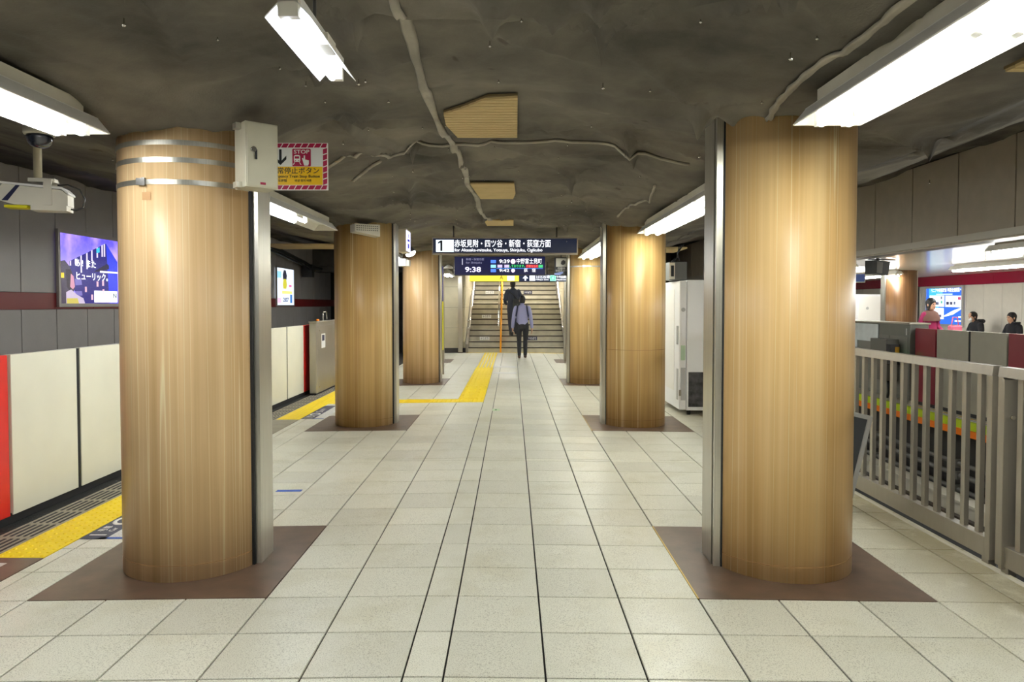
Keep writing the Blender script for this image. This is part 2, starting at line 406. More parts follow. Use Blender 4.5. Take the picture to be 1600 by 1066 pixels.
for k in range(10):
    x = -1.25 + .3 * k
    if x < 1.5: inst('warning_tile', wsm, floor, (x, 22.15, fz(x) + .001))
# ribbed edge slabs between the yellow line and the screen doors
M_slab = mat('grey_edge_slab', srgb(150, 143, 126), .6, noise=.12)
sl = MB(); sl.box((-.125, -.148, -.012), (.125, .148, .001)); sl.cur = 1
for i in range(5): sl.box((-.095 + .043 * i, -.125, .001), (-.078 + .043 * i, .125, .0035))
slm = sl.mesh('edge_slab', [M_slab, M_black])
for k in range(34): inst('edge_slab', slm, floor, (-3.175, 3.3 + .3 * k, fz(-3.175)))
rb = MB()
for i in range(5): rb.box((-3.40 + .02 * i, 1.5, fz(-3.35) - .012), (-3.386 + .02 * i, 22, fz(-3.35) + .004))
rb.box((-3.42, 1.5, fz(-3.4) - .02), (-3.3, 22, fz(-3.4)))
rb.obj('rubber_edge', M_black, floor)
bp_ = MB().box((-3.05, 2.2, fz(-2.9) - GR), (-2.75, 4.268, fz(-2.9) + .0005)).obj('terrazzo_panel', M_terra, floor)
MB().box((-3.02, 3.2, fz(-2.9)), (-2.9, 4.18, fz(-2.9) + .001)).obj('inlay', M_tile_new, bp_)
MB().box((-3.05, 7.87, fz(-2.9) - GR), (-2.75, 9.45, fz(-2.9) + .0005)).obj('terrazzo_panel', M_slab, floor)

# ------------------------------------------------------------------ left wall beyond the track
wl = sroot('wall_left', 'grey panelled wall with a maroon band across the left track')
MB().box((-6.8, -5, -1.2), (-6.53, 30, 3.7)).obj('wall_backing', M_dark, wl)
pw = .757; y0 = 9.742 - pw * 8
def wpan(n, z0, z1):
    return MB().bbox((-.012, .008, z0), (.018, pw - .008, z1), .004).mesh('panel', M_greypanel)
pu = wpan('u', 1.62, 3.3); plow = wpan('l', -.2, 1.385)
for k in range(30):
    y = y0 + pw * k
    if y > 28: break
    inst('panel', pu, wl, (-6.52, y, 0)); inst('panel', plow, wl, (-6.52, y, 0))
for k in range(6):
    MB().box((-6.53, 3 + 4.2 * k, 1.39), (-6.49, 3 + 4.2 * k + 4.19, 1.615)).obj('maroon_band', M_maroonband, wl)
MB().box((-6.53, 3, -1.2), (-6.5, 29, -.22)).obj('plinth', M_concrete, wl)

# ------------------------------------------------------------------ track beds
tl = MB().box((-6.53, -5, -1.3), (-3.42, 30, -1.15)); struct('floor_track_left', tl, M_ballast, 'dark track bed behind the left screen doors')
tr = MB().box((2.84, -5, -1.3), (5.66, 30, -1.15)); struct('floor_track_right', tr, M_ballast, 'dark track bed between the two platforms')
def track(label, xc, ya, yb):
    t = thing('railway_track', label, 'track', (xc, 0, -1.15))
    for s_ in (-1, 1):
        x = s_ * .74; m = MB()
        m.prism([(x - .06, .13), (x + .06, .13), (x + .06, .145), (x + .012, .16), (x + .012, .25), (x + .034, .26), (x + .034, .29), (x - .034, .29), (x - .034, .26), (x - .012, .25), (x - .012, .16), (x - .06, .145)], ya, yb)
        m.obj('rail', M_rail, t)
    me = MB().bbox((-1.0, -.11, 0), (1.0, .11, .13), .01).mesh('sleeper', M_sleeper)
    y = ya + .3
    while y < yb: inst('sleeper', me, t, (0, y, 0)); y += .68
    MB().box((1.06, ya, .02), (1.2, yb, .3)).box((1.02, ya, .3), (1.24, yb, .33)).obj('third_rail_cover', M_offw, t)
    return t
track('rails on pale sleepers in the pit right of the slatted fence', 4.15, 2, 26)
track('rails on sleepers in the pit behind the cream screen doors', -4.95, 4, 26)
for i, (x, z, r) in enumerate(((2.95, -.55, .035), (3.0, -.72, .03), (3.02, -.88, .03), (5.5, -.5, .03), (5.52, -.65, .035), (5.5, -.82, .03))):
    m = MB().tube([(x, 2, z), (x, 26, z)], r, 8)
    for y in range(3, 26, 2): m.box((min(x, x) - .05, y - .02, z - .05), (x + .05, y + .02, z + .05))
    tag(m.obj('trackside_cable', mat('cable_grey', srgb(104, 102, 98), .6)), ['%s cable along the near wall of the right track pit' % q for q in ('upper', 'middle', 'lowest')][i] if i < 3 else ['%s cable under the lime platform edge across the right track' % q for q in ('upper', 'middle', 'lowest')][i - 3], 'cable', 'cables in the right track pit')

# ------------------------------------------------------------------ opposite platform
of = MB().box((5.70, -5, -.2), (12.4, 30, 0)); struct('floor_opposite', of, mat('far_floor', srgb(206, 200, 182), .35, noise=.06), 'pale floor of the platform across the right track')
MB().box((5.95, -5, -1.3), (12.4, 30, -.2)).obj('floor_opposite_base', M_dark)['kind'] = 'structure'
oe = sroot('trim_1', 'lime and orange striped edge of the opposite platform')
M_lime = mat('lime_strip', srgb(196, 220, 30), .5); M_or = mat('orange_strip', srgb(250, 130, 20), .5)
for k in range(16):
    y = 6.2 + .6 * k
    MB().box((5.645, y, -.10), (5.70, y + .596, 0)).obj('lime_plate', M_lime, oe)
    MB().box((5.64, y, -.19), (5.70, y + .596, -.104)).obj('orange_plate', M_or, oe)
wr = sroot('wall_right', 'pale panelled far wall of the opposite platform with a maroon band')
MB().box((12.36, -5, -.1), (12.6, 30, 2.7)).obj('wall_backing', M_dark, wr)
M_pale = mat('pale_wall_panel', srgb(214, 208, 196), .28, noise=.03, bump=.1, bscale=30)
ph = MB().bbox((-.02, .004, .1), (.02, .726, 1.985), .004).mesh('panel', M_pale)
for k in range(26): inst('panel', ph, wr, (12.34, 17.761 - .73 * 8 + .73 * k, 0))
M_mar2 = mat('maroon_gloss', srgb(150, 26, 56), .2)
for k in range(5): MB().box((12.3, 11.5 + 3.65 * k, 1.99), (12.36, 11.5 + 3.65 * k + 3.64, 2.3)).obj('maroon_band', M_mar2, wr)
oc = MB().box((5.86, -5, 2.27), (12.4, 30, 2.36))
struct('ceiling_opposite', oc, mat('glossy_ceiling', srgb(216, 212, 204), .16), 'pale glossy ceiling over the opposite platform')
bm_ = sroot('beam_right', 'grey panelled beam hanging over the edge of the opposite platform')
MB().box((5.93, -5, 2.25), (6.2, 30, 3.8)).obj('beam_core', M_dark, bm_)
bpn = MB().bbox((-.015, .003, 2.25), (.03, 1.095, 3.45), .004).mesh('panel', mat('beam_panel', srgb(176, 166, 152), .5, noise=.05))
for k in range(26): inst('panel', bpn, bm_, (5.9, 8.64 - 1.11 * 10 + 1.11 * k, 0))

# ------------------------------------------------------------------ end walls, stair hall
fw = MB().box((-6.8, 27.5, -1.3), (-2.1, 27.8, 3.8)).box((2.6, 27.5, -1.3), (6.0, 27.8, 3.8))
struct('wall_far', fw, M_concrete, 'sooty end wall at the far ends of both tracks')
struct('wall_far_opposite', MB().box((5.9, 28.5, 0), (12.5, 28.7, 2.4)), M_pale, 'pale end wall of the opposite platform')
bw = MB().box((-6.8, -5.2, -1.3), (12.6, -4.9, 3.9)); struct('wall_back', bw, M_greypanel, 'grey wall behind the viewer')
SX0, SX1, SY, RI, TR = -1.34, 1.60, 22.2, .165, .30
def wall_tiles(name, label, xs, y, nrm, z1):
    pass
def stair_wall(name, label, x0, x1, side):
    r = sroot(name, label)
    MB().box((x0 + .02, SY + .22, -.3), (x1 - .02, 33, 5.2)).obj('wall_core', M_grout, r)
    # cladding slabs on the front and along the stairs
    for k in range(5):
        z0 = .13 + .62 * k
        MB().bbox((x0, SY + .19, z0), (x1, SY + .225, z0 + .615), .004).obj('slab', M_beige, r)
        fx = x1 if side < 0 else x0
        for j in range(9):
            y = SY + .23 + 1.15 * j
            MB().bbox((fx - .03, y, z0), (fx + .004 if side < 0 else fx + .03, y + 1.145, z0 + .615), .004).obj('slab', M_beige, r)
    MB().box((x0 - .005, SY + .17, -.05), (x1 + .005, SY + .2, .125)).obj('plinth', M_dark, r)
    return r
stair_wall('wall_stair_left', 'beige stone pier and wall on the left of the stairs', -2.07, -1.42, -1)
stair_wall('wall_stair_right', 'beige stone pier and wall on the right of the stairs', 1.68, 2.55, 1)
struct('wall_header', MB().box((-2.3, SY + .05, 2.36), (2.8, SY + .3, 3.9)), M_fabric, 'dark header above the foot of the stairs')
struct('ceiling_stair', MB().add([(-1.45, SY + .3, 3.0), (1.7, SY + .3, 3.0), (1.7, 33, 5.2), (-1.45, 33, 5.2), (-1.45, SY + .3, 3.1), (1.7, SY + .3, 3.1), (1.7, 33, 5.3), (-1.45, 33, 5.3)], [(0, 1, 2, 3), (4, 5, 6, 7), (0, 1, 5, 4), (1, 2, 6, 5), (2, 3, 7, 6), (3, 0, 4, 7)]), M_offw, 'sloping pale ceiling over the stairs')
struct('wall_stair_top', MB().box((-1.6, 32.6, 2), (1.9, 32.8, 5.4)), M_beige, 'beige wall at the top of the stairs')
st = sroot('staircase', 'grey stone staircase with dark nosings rising at the end of the platform')
def stepy(n): return SY + TR * n + (.9 if n >= 10 else 0)
for n in range(20):
    y0_ = stepy(n); y1_ = stepy(n + 1)
    s_ = MB().box((SX0, y0_, -.1 if n == 0 else RI * n - .02), (SX1, y1_ + .04, RI * (n + 1))).obj('step', M_stone, st)
    MB().box((SX0, y0_ - .012, RI * (n + 1) - .035), (SX1, y0_ + .03, RI * (n + 1) + .003)).obj('nosing', M_stone_d, s_)
MB().box((SX0, stepy(20), 2), (SX1, 32.7, RI * 20)).obj('landing', M_stone, st)
for s_, x in ((-1, SX0), (1, SX1)):
    pts = [(SY - .03, -.02), (SY - .03, .26), (stepy(9) - .03, RI * 9 + .26), (stepy(10) - .2, RI * 10 + .26), (stepy(20), RI * 20 + .26), (stepy(20), RI * 20 - .3)]
    MB().prism(pts, x - .06 if s_ < 0 else x - .02, x + .02 if s_ < 0 else x + .06, 'x').obj('stringer', mat('stringer_stone', srgb(120, 112, 98), .6, noise=.1), st)

# ------------------------------------------------------------------ the sagging fabric ceiling
gx_ = np.concatenate([np.arange(-6.55, -2.6, .07), np.arange(-2.6, 2.6, .026), np.arange(2.6, 5.96, .07)])
gy_ = np.concatenate([np.arange(-4.9, 2, .1), np.arange(2, 12, .03), np.arange(12, 22.45, .08)])
X, Y = np.meshgrid(gx_, gy_)
def vnoise(x, y, seed):
    r = np.random.default_rng(seed); tab = r.random((256, 256))
    xi = np.floor(x).astype(int); yi = np.floor(y).astype(int); xf = x - xi; yf = y - yi
    u = xf * xf * xf * (xf * (xf * 6 - 15) + 10); v = yf * yf * yf * (yf * (yf * 6 - 15) + 10)
    t = lambda a, b: tab[a % 256, b % 256]
    return (t(xi, yi) * (1 - u) + t(xi + 1, yi) * u) * (1 - v) + (t(xi, yi + 1) * (1 - u) + t(xi + 1, yi + 1) * u) * v - .5
def sstep(a, b, x):
    t = np.clip((x - a) / (b - a), 0, 1); return t * t * (3 - 2 * t)
PINS = [(-.09, 3.02), (-.12, 4.05), (.37, 3.02), (-.62, 3.0), (.03, 4.95), (.75, 4.9), (1.0, 3.95), (-.42, 4.7), (.2, 5.9), (.95, 5.75), (-.75, 5.6), (-.4, 6.0), (-.25, 6.75), (.55, 6.8), (-.95, 6.9), (.03, 7.8), (.8, 8.0), (-.4, 7.9), (-1.1, 8.0), (-.35, 8.9), (.35, 9.0), (1.0, 9.1), (.02, 9.65), (-.38, 9.65), (.75, 10.1), (-.9, 10.2), (-1.05, 4.6), (-1.0, 3.6), (.9, 2.4), (-1.2, 2.3), (.2, 2.2), (2.6, 4.6), (2.7, 7.0), (-2.7, 5.0), (-2.8, 7.2), (-.6, 12.2), (.5, 12.0), (-.2, 15), (.5, 17), (-.7, 19)]
CREASES = []
_r = random.Random(5)
for i, (px, py) in enumerate(PINS):
    nb = sorted(PINS, key=lambda q: math.hypot(q[0] - px, q[1] - py))[1:4]
    for q in nb:
        if _r.random() < .7: CREASES.append((px, py, q[0], q[1], _r.choice((-.06, -.042, .04)), .035))
    for k in range(4):
        a = _r.random() * 2 * PI; L = .25 + .7 * _r.random()
        CREASES.append((px, py, px + L * math.cos(a), py + L * math.sin(a), _r.choice((-.07, -.05, .042)), .022 + .026 * _r.random()))
for (cx_, cy_) in ((-1.828, 4.232), (1.54, 4.232), (-1.82, 9.13), (1.51, 9.13)):
    for k in range(14):
        a = 2 * PI * k / 14 + _r.random() * .3; L = .5 + .9 * _r.random()
        CREASES.append((cx_ + .36 * math.cos(a), cy_ + .36 * math.sin(a), cx_ + (.36 + L) * math.cos(a), cy_ + (.36 + L) * math.sin(a), _r.choice((-.02, -.015, .015)), .05 + .04 * _r.random()))
def fabric(X, Y):
    h = np.full_like(X, 2.60)
    cx = X + .15
    side = sstep(.75, 1.6, np.abs(cx)); h -= .12 * side
    h += sstep(2.35, 6.35, -X) * .82 * np.clip((-X - 2.35) / 4, 0, 2) ** .15
    h += sstep(2.25, 5.9, X) * .98
    inner = 1 - sstep(2.3, 3.2, np.abs(cx))
    drop = sstep(10.45, 12.6, Y) * (1 - sstep(.75, 1.15, np.abs(cx))); h -= drop * .2
    for (cxx, cyy, d) in [(-1.828, 4.232, .115), (1.54, 4.232, .05), (-1.828, 9.13, .08), (1.54, 9.13, .12), (-1.828, 13.93, .02), (1.54, 13.93, .05)]:
        r = np.hypot(X - cxx, Y - cyy); h -= d * np.exp(-(np.maximum(r - .3, 0) / .42) ** 1.4)
    # broad sag and folds
    flat = np.zeros_like(X)
    for (px0, px1, py0, py1) in [(-.42, .04, 3.95, 4.97), (-.39, .03, 6.78, 7.82), (-.38, .04, 9.66, 10.43)]:
        dx = np.maximum(np.maximum(px0 - X, X - px1), 0); dy = np.maximum(np.maximum(py0 - Y, Y - py1), 0)
        flat = np.maximum(flat, np.exp(-(np.hypot(dx, dy) / .13) ** 2))
    f = .10 * vnoise(X * .7 + 3, Y * .6, 1) + .05 * vnoise(X * 1.5, Y * 1.3 + 9, 2) + .008 * vnoise(X * 4 + 5, Y * 3.6, 3)
    for k, (ang, sc, st_, am) in enumerate([(.5, 1.6, .35, .085), (-.75, 1.9, .4, .075), (1.2, 1.4, .3, .07), (.05, 2.4, .5, .05), (-.3, 3.3, .7, .03)]):
        u = (X * math.cos(ang) + Y * math.sin(ang)); v = (-X * math.sin(ang) + Y * math.cos(ang))
        n = vnoise(u * sc + 11 * k, v * sc * st_ + 7 * k, 20 + k) * 2
        mask = np.clip(vnoise(X * .7 + 3 * k, Y * .6 - k, 40 + k) * 3 + .5, 0, 1)
        f -= .4 * am * (1 - np.abs(n)) ** 5 * mask
    for i, (px, py) in enumerate(PINS):
        dx, dy = X - px, Y - py; r = np.hypot(dx, dy); th = np.arctan2(dy, dx)
        f += .04 * np.exp(-r / .16) + .016 * np.exp(-r / .3) * np.cos((3 + i % 3) * th + i * 1.7) * (r > .03)
    for (ax, ay, bx, by, a_, w_) in CREASES:
        dx, dy = bx - ax, by - ay; L = math.hypot(dx, dy); ux, uy = dx / L, dy / L
        s = (X - ax) * ux + (Y - ay) * uy; d = np.abs(-(X - ax) * uy + (Y - ay) * ux); tt = np.clip(s / L, 0, 1)
        over = np.maximum(np.maximum(-s, s - L), 0)
        f += a_ * np.exp(-d / (w_ * (.35 + tt))) * np.exp(-over / .05) * (1 - .55 * tt)
    amp = np.where(np.abs(cx) > 1.9, .75, 1.)
    return h + f * amp * (1 - flat) - .0 * flat
Z = fabric(X, Y)
def fab_at(x, y): return float(fabric(np.array([[x]], float), np.array([[y]], float))[0, 0])
ny_, nx_ = X.shape
me = bpy.data.meshes.new('ceiling')
V = np.stack([X, Y, Z], -1).reshape(-1, 3)
idx = np.arange(ny_ * nx_).reshape(ny_, nx_)
F = np.stack([idx[:-1, :-1], idx[1:, :-1], idx[1:, 1:], idx[:-1, 1:]], -1).reshape(-1, 4)
me.vertices.add(len(V)); me.vertices.foreach_set('co', V.ravel())
me.loops.add(F.size); me.loops.foreach_set('vertex_index', F.ravel().astype(np.int32))
me.polygons.add(len(F)); me.polygons.foreach_set('loop_start', np.arange(0, F.size, 4, dtype=np.int32))
me.polygons.foreach_set('loop_total', np.full(len(F), 4, np.int32))
me.update(calc_edges=True); me.validate(); me.polygons.foreach_set('use_smooth', np.ones(len(me.polygons), bool)); me.materials.append(M_fabric)
ceil = bpy.data.objects.new('ceiling', me); C.objects.link(ceil); ceil['kind'] = 'structure'
ceil['label'] = 'sagging soot-dark fabric sheet hung under the whole ceiling'
struct('ceiling_slab', MB().box((-6.8, -5, 3.85), (6.2, 27.6, 4.0)), M_concrete, 'concrete slab above the fabric sheet')
def seam(pts, w_, label, n=60):
    pts = [Vector(p + (0,)) for p in pts]; out = []
    for i in range(n + 1):
        t = i / n * (len(pts) - 1); k = min(int(t), len(pts) - 2); f = t - k
        p0 = pts[max(k - 1, 0)]; p1 = pts[k]; p2 = pts[k + 1]; p3 = pts[min(k + 2, len(pts) - 1)]
        out.append(.5 * ((2 * p1) + (-p0 + p2) * f + (2 * p0 - 5 * p1 + 4 * p2 - p3) * f * f + (-p0 + 3 * p1 - 3 * p2 + p3) * f ** 3))
    rings = []
    for i, p in enumerate(out):
        t = (out[min(i + 1, n)] - out[max(i - 1, 0)]).normalized(); s_ = Vector((t.y, -t.x, 0))
        zz = min(fab_at(p.x + s_.x * d_, p.y + s_.y * d_) for d_ in (-w_ * .6, 0, w_ * .6)) - .006; ww = w_ * (1 + .25 * math.sin(i * .9))
        rings.append([(p.x + s_.x * d, p.y + s_.y * d, zz - h) for d, h in ((-ww / 2, .0), (-ww / 4, .014), (0, .006), (ww / 4, .014), (ww / 2, 0), (0, -.01))])
    o = MB().loft(rings).obj('seam_tape', M_tape, ceil); o['label'] = label
seam([(-.42, 2.0), (-.44, 2.75), (-.43, 3.3), (-.46, 4.1), (-.46, 4.9), (-.44, 5.35), (-.42, 5.8), (-.40, 6.4), (-.42, 7.0), (-.38, 7.7), (-.33, 8.6), (-.26, 9.6)], .05, 'grey seam tape winding along the middle of the fabric')
seam([(-1.5, 5.75), (-1.1, 5.35), (-.8, 5.5), (-.3, 5.42), (.2, 5.45), (.8, 5.38), (1.3, 5.42)], .03, 'thin seam across the fabric between the first columns')
seam([(1.3, 2.2), (1.27, 2.9), (1.3, 3.5), (1.35, 3.9)], .04, 'double seam running to the top of the near right column')
seam([(1.2, 6.2), (1.28, 6.9), (1.22, 7.6), (1.2, 8.4)], .025, 'thin seam along the right side of the fabric')
seam([(-1.4, 6.5), (-1.2, 6.1), (-1.05, 5.9)], .03, 'short seam beside the stop button sign')

pm_ = MB()
for (px, py) in PINS + [(x_ + .17 * math.sin(9 * x_ + y_), y_ + .15 * math.cos(7 * y_ + x_)) for x_ in np.arange(-1.1, 1.2, .55) for y_ in np.arange(2.3, 9.8, .62)]:
    z_ = fab_at(px, py); pm_.lathe([(.001, z_ - .016), (.006, z_ - .013), (.007, z_ - .009), (.002, z_ - .006), (.002, z_ + .01)], 8, Matrix.Translation((px, py, 0)))
o = pm_.obj('fabric_pins', M_chrome, ceil); o['kind'] = 'stuff'
# ================================================================== THINGS
# ------------------------------------------------------------------ columns
def ringbox(mb, r0, r1, z0, z1, n=48):
    mb.loft([[(r * math.cos(2 * PI * k / n), r * math.sin(2 * PI * k / n), z) for k in range(n)] for r, z in ((r0, z0), (r1, z0), (r1, z1), (r0, z1))], cap=False, smooth=False)
    return mb
def column(label, x, y, side, wood, top=2.62, seamz=None, straps=(), rad=.385):
    t = thing('column', label, 'column', (x, y, fz(x)), 0, 'wood clad columns of the platform')
    wd = MB(); n = 64
    def ring(r, z): return [(r * math.cos(2 * PI * k / n), r * math.sin(2 * PI * k / n), z) for k in range(n)]
    if False: rr = [ring(rad, 0), ring(rad, seamz - .002), ring(rad - .003, seamz - .002), ring(rad - .003, seamz + .002), ring(rad, seamz + .002), ring(rad, top)]
    else: rr = [ring(rad, 0), ring(rad, top)]
    wd.loft(rr).obj('wood_cladding', wood, t)
    if seamz: ringbox(MB(), rad - .001, rad + .0006, seamz, seamz + .004, 64).obj('joint', mat('wood_joint', srgb(150, 108, 60), .5), t)
    ringbox(MB(), rad - .001, rad + .0006, .085, .088, 64).obj('joint', mat('wood_joint', srgb(150, 108, 60), .5), t)
    # steel cover strip on the aisle side: channel with a folded flange
    a = rad - .10; b = rad + .022
    sx = -side
    def bx(x0, x1, y0, y1): return ((min(sx * x0, sx * x1), y0, .0), (max(sx * x0, sx * x1), y1, top))
    MB().box(*bx(a, b, -.095 if side > 0 else -.105, .105)).obj('cover_panel', M_steel, t)
    MB().box(*bx(a, b - .014, .108, .137)).obj('flange', M_steel, t)
    if side > 0:
        MB().box(*bx(a, b - .01, -.109, -.0955)).obj('shadow_gap', M_black, t)
        MB().box(*bx(a, b - .004, -.137, -.1095)).obj('flange', M_steel, t)
        MB().box(*bx(a, math.sqrt(rad ** 2 - .14 ** 2) + .007, -.144, -.1375)).obj('shadow_gap', M_black, t)
    else: MB().box(*bx(a, math.sqrt(rad ** 2 - .125 ** 2) + .014, -.128, -.1055)).obj('shadow_gap', M_black, t)
    for k, z in enumerate(straps):
        s_ = ringbox(MB(), rad + .0008, rad + .003, z, z + .026, 120).obj('strap', M_steel, t)
        if k == len(straps) - 1:
            MB().cbox((-.105, -rad * .965 - .008, z + .013), (.05, .014, .036)).cbox((-.09, -rad * .965 - .014, z + .013), (.016, .016, .042)).obj('clasp', M_chrome, s_)
    return t
colL = column('near left wood clad column with steel straps and key box', -1.828, 4.232, -1, M_wood, straps=(2.305, 2.215, 2.10))
MB().add([(-.105, -.372, 2.02), (-.055, -.384, 2.02), (-.055, -.384, 2.06), (-.105, -.372, 2.06)], [(0, 1, 2, 3)]).obj('faded_stamp', mat('stamp', srgb(196, 154, 108), .5), colL, label='faded rectangular stamp')
colR = column('near right wood clad column beside the slatted fence', 1.545, 4.232, 1, M_woodR, rad=.392)
column('second left wood clad column carrying a speaker box', -1.82, 9.13, -1, M_wood2, rad=.375)
column('second right wood clad column beside the white vending machine', 1.513, 9.13, 1, M_wood2, seamz=.93, rad=.385)
column('third left wood clad column with a yellow edge strip behind it', -1.71, 13.93, -1, M_wood, rad=.355)
column('third right wood clad column with one thin steel band', 1.43, 13.93, 1, M_wood2, straps=(2.17,), rad=.37)
column('farthest right pinkish wood column beside the stairs', 1.73, 19.13, 1, M_wood, rad=.36)
column('farthest left wood clad column almost hidden near the stairs', -2.15, 19.13, -1, M_wood2, rad=.36)

# ------------------------------------------------------------------ fluorescent fixtures
def tube_mat(name, c, k=1.): return emat(name, c, TUBE * k)
T_right = tube_mat('tube_warm', (.97, 1.0, .92, 1)); T_left = tube_mat('tube_neutral', (.97, 1.0, 1.0, 1))
T_blue = tube_mat('tube_cool', (.74, .82, 1.0, 1), .8); T_opp = tube_mat('tube_opposite', (.98, 1.0, .98, 1), 1.5)
def fixture(label, xa, xb, ya, yb, z, tm, group='fluorescent fixtures over the platform', lit_to=None, hang=True, tz=-.012):
    w_ = xb - xa; xc = (xa + xb) / 2; L = yb - ya
    t = thing('fluorescent_fixture', label, 'light fixture', (xc, ya, z), 0, group)
    h = w_ / 2; p = MB()
    # trough: sloping reflector sides, flat back, rim
    for s_ in (-1, 1):
        p.add([(s_ * h, 0, 0), (s_ * h, L, 0), (s_ * (h - .06), L, .07), (s_ * (h - .06), 0, .07), (s_ * (h + .004), 0, .004), (s_ * (h + .004), L, .004), (s_ * (h - .056), L, .078), (s_ * (h - .056), 0, .078)],
              [(0, 1, 2, 3), (4, 7, 6, 5), (0, 4, 5, 1), (3, 2, 6, 7), (0, 3, 7, 4), (1, 5, 6, 2)])
    p.box((-h + .055, 0, .07), (h - .055, L, .08))
    p.obj('reflector', M_white, t)
    for ye in (0, L - .006): MB().prism([(-h, 0), (h, 0), (h - .06, .075), (-h + .06, .075)], ye, ye + .006).obj('end_plate', M_offw, t)
    MB().box((-h + .07, .1, .08), (h - .07, L - .1, .14)).obj('ballast_box', M_offw, t)
    lt = L if lit_to is None else lit_to
    nt_ = max(1, round((lt - .1) / 1.2)); seg = (lt - .1) / nt_
    for k in range(nt_):
        for s_ in (-1, 1):
            y0_ = .05 + seg * k; x = s_ * w_ * .2
            u = MB().tube([(x, y0_ + .04, tz), (x, y0_ + seg - .04, tz)], .0155, 10).obj('fluorescent_tube', tm, t)
            for ys in (y0_, y0_ + seg - .038): MB().box((x - .018, ys, tz - .006), (x + .018, ys + .038, .07)).obj('socket', M_white, u)
    if hang:
        for y in (.3, L - .3):
            MB().tube([(0, y, .13), (0, y, fab_at(xc, ya + y) - z + .03 if abs(xc) < 3 else .2)], .006, 6).obj('hanger', M_dark, t)
    return t
fixture('long blazing fluorescent light at the upper right before the near right column', 1.33, 1.645, -.1, 3.5, 2.30, T_right)
fixture('fluorescent light ending at the second right column', 1.47, 1.785, 5.0, 8.66, 2.285, T_right)
fixture('fluorescent light ending at the third right column', 1.20, 1.53, 9.75, 13.45, 2.30, T_right)
fixture('small fluorescent light far ahead on the right near the stairs', 1.2, 1.5, 15, 18.3, 2.29, T_right)
fixture('long bright fluorescent light at the upper left edge over the dome camera', -2.29, -2.0, -.1, 3.68, 2.30, T_left)
fixture('fluorescent light with an unlit end beside the second left column', -2.27, -2.0, 4.8, 8.45, 2.30, T_left, lit_to=2.7)
fixture('fluorescent light beyond the second left column', -2.25, -1.97, 9.7, 13.4, 2.28, T_left)
fixture('fluorescent light beside the third left column towards the stairs', -2.2, -1.93, 14.5, 18.2, 2.27, T_left)
fixture('last fluorescent light on the right before the stairs', 1.3, 1.6, 19.9, 22.0, 2.29, T_right)
fixture('last fluorescent light on the left before the stairs', -2.0, -1.7, 19.9, 22.0, 2.29, T_left)
fixture('fluorescent light behind the viewer on the right', 1.33, 1.645, -4.7, -1.0, 2.30, T_right)
# small single tube light
t = thing('batten_light', 'short bluish single tube light hanging under the fabric near the top', 'light fixture', (-.66, 2.19, 2.3))
h = .068
p = MB()
for s_ in (-1, 1): p.add([(s_ * h, 0, 0), (s_ * h, .62, 0), (s_ * .022, .62, .05), (s_ * .022, 0, .05), (s_ * h, 0, .004), (s_ * h, .62, .004), (s_ * .022, .62, .055), (s_ * .022, 0, .055)], [(0, 1, 2, 3), (4, 7, 6, 5), (0, 4, 5, 1), (0, 3, 7, 4), (1, 5, 6, 2)])
p.box((-.024, 0, .05), (.024, .62, .085)).obj('reflector', M_white, t)
for a_, b_ in (((-.03, .0, .005), (.03, .03, .06)), ((-.022, .59, .0), (.022, .62, .06))): MB().box(a_, b_).obj('socket', M_offw, t)
MB().box((.0, .25, .01), (.055, .36, .05)).obj('starter_box', M_offw, t)
MB().tube([(-.015, .035, .012), (-.015, .6, .012)], .015, 12).obj('fluorescent_tube', T_blue, t)
MB().tube([(0, .3, .08), (0, .3, .34)], .006, 6).obj('hanger', M_dark, t)
# lights over the opposite platform
gl = 'fluorescent lights over the opposite platform'
for (x, ya, yb, lab) in ((6.45, 6.2, 9.9, 'nearest bright light under the opposite ceiling right of the beam'), (6.45, 13.9, 17.3, 'bright light under the opposite ceiling behind the dark loudspeaker'), (9.1, 11.9, 15.2, 'thin far strip light under the opposite ceiling before the maroon band'), (9.1, 17.3, 21, 'strip light far back over the opposite platform'), (6.45, 1.5, 5.2, 'light over the opposite platform outside the right edge'), (9.1, 5, 8.7, 'second light over the opposite platform outside the right edge'), (6.45, 18, 22, 'last light above the opposite platform edge')):
    fixture(lab, x - .1, x + .1, ya, yb, 2.165, T_opp, gl, hang=False, tz=-.03)
# stair hall lights
for (y, z) in ((24.5, 3.3), (28.2, 4.0)):
    t = thing('stair_light', ['recessed light over the lower flight of the stairs', 'recessed light over the upper flight of the stairs'][y > 25], 'light fixture', (.1, y, z), 0, 'lights over the stairs')
    MB().box((-.5, -.16, .0), (.5, .16, .05)).obj('housing', M_white, t)
    MB().box((-.46, -.12, -.012), (.46, .12, -.001)).obj('diffuser', emat('stair_diffuser', (1, .98, .93, 1), 140), t)

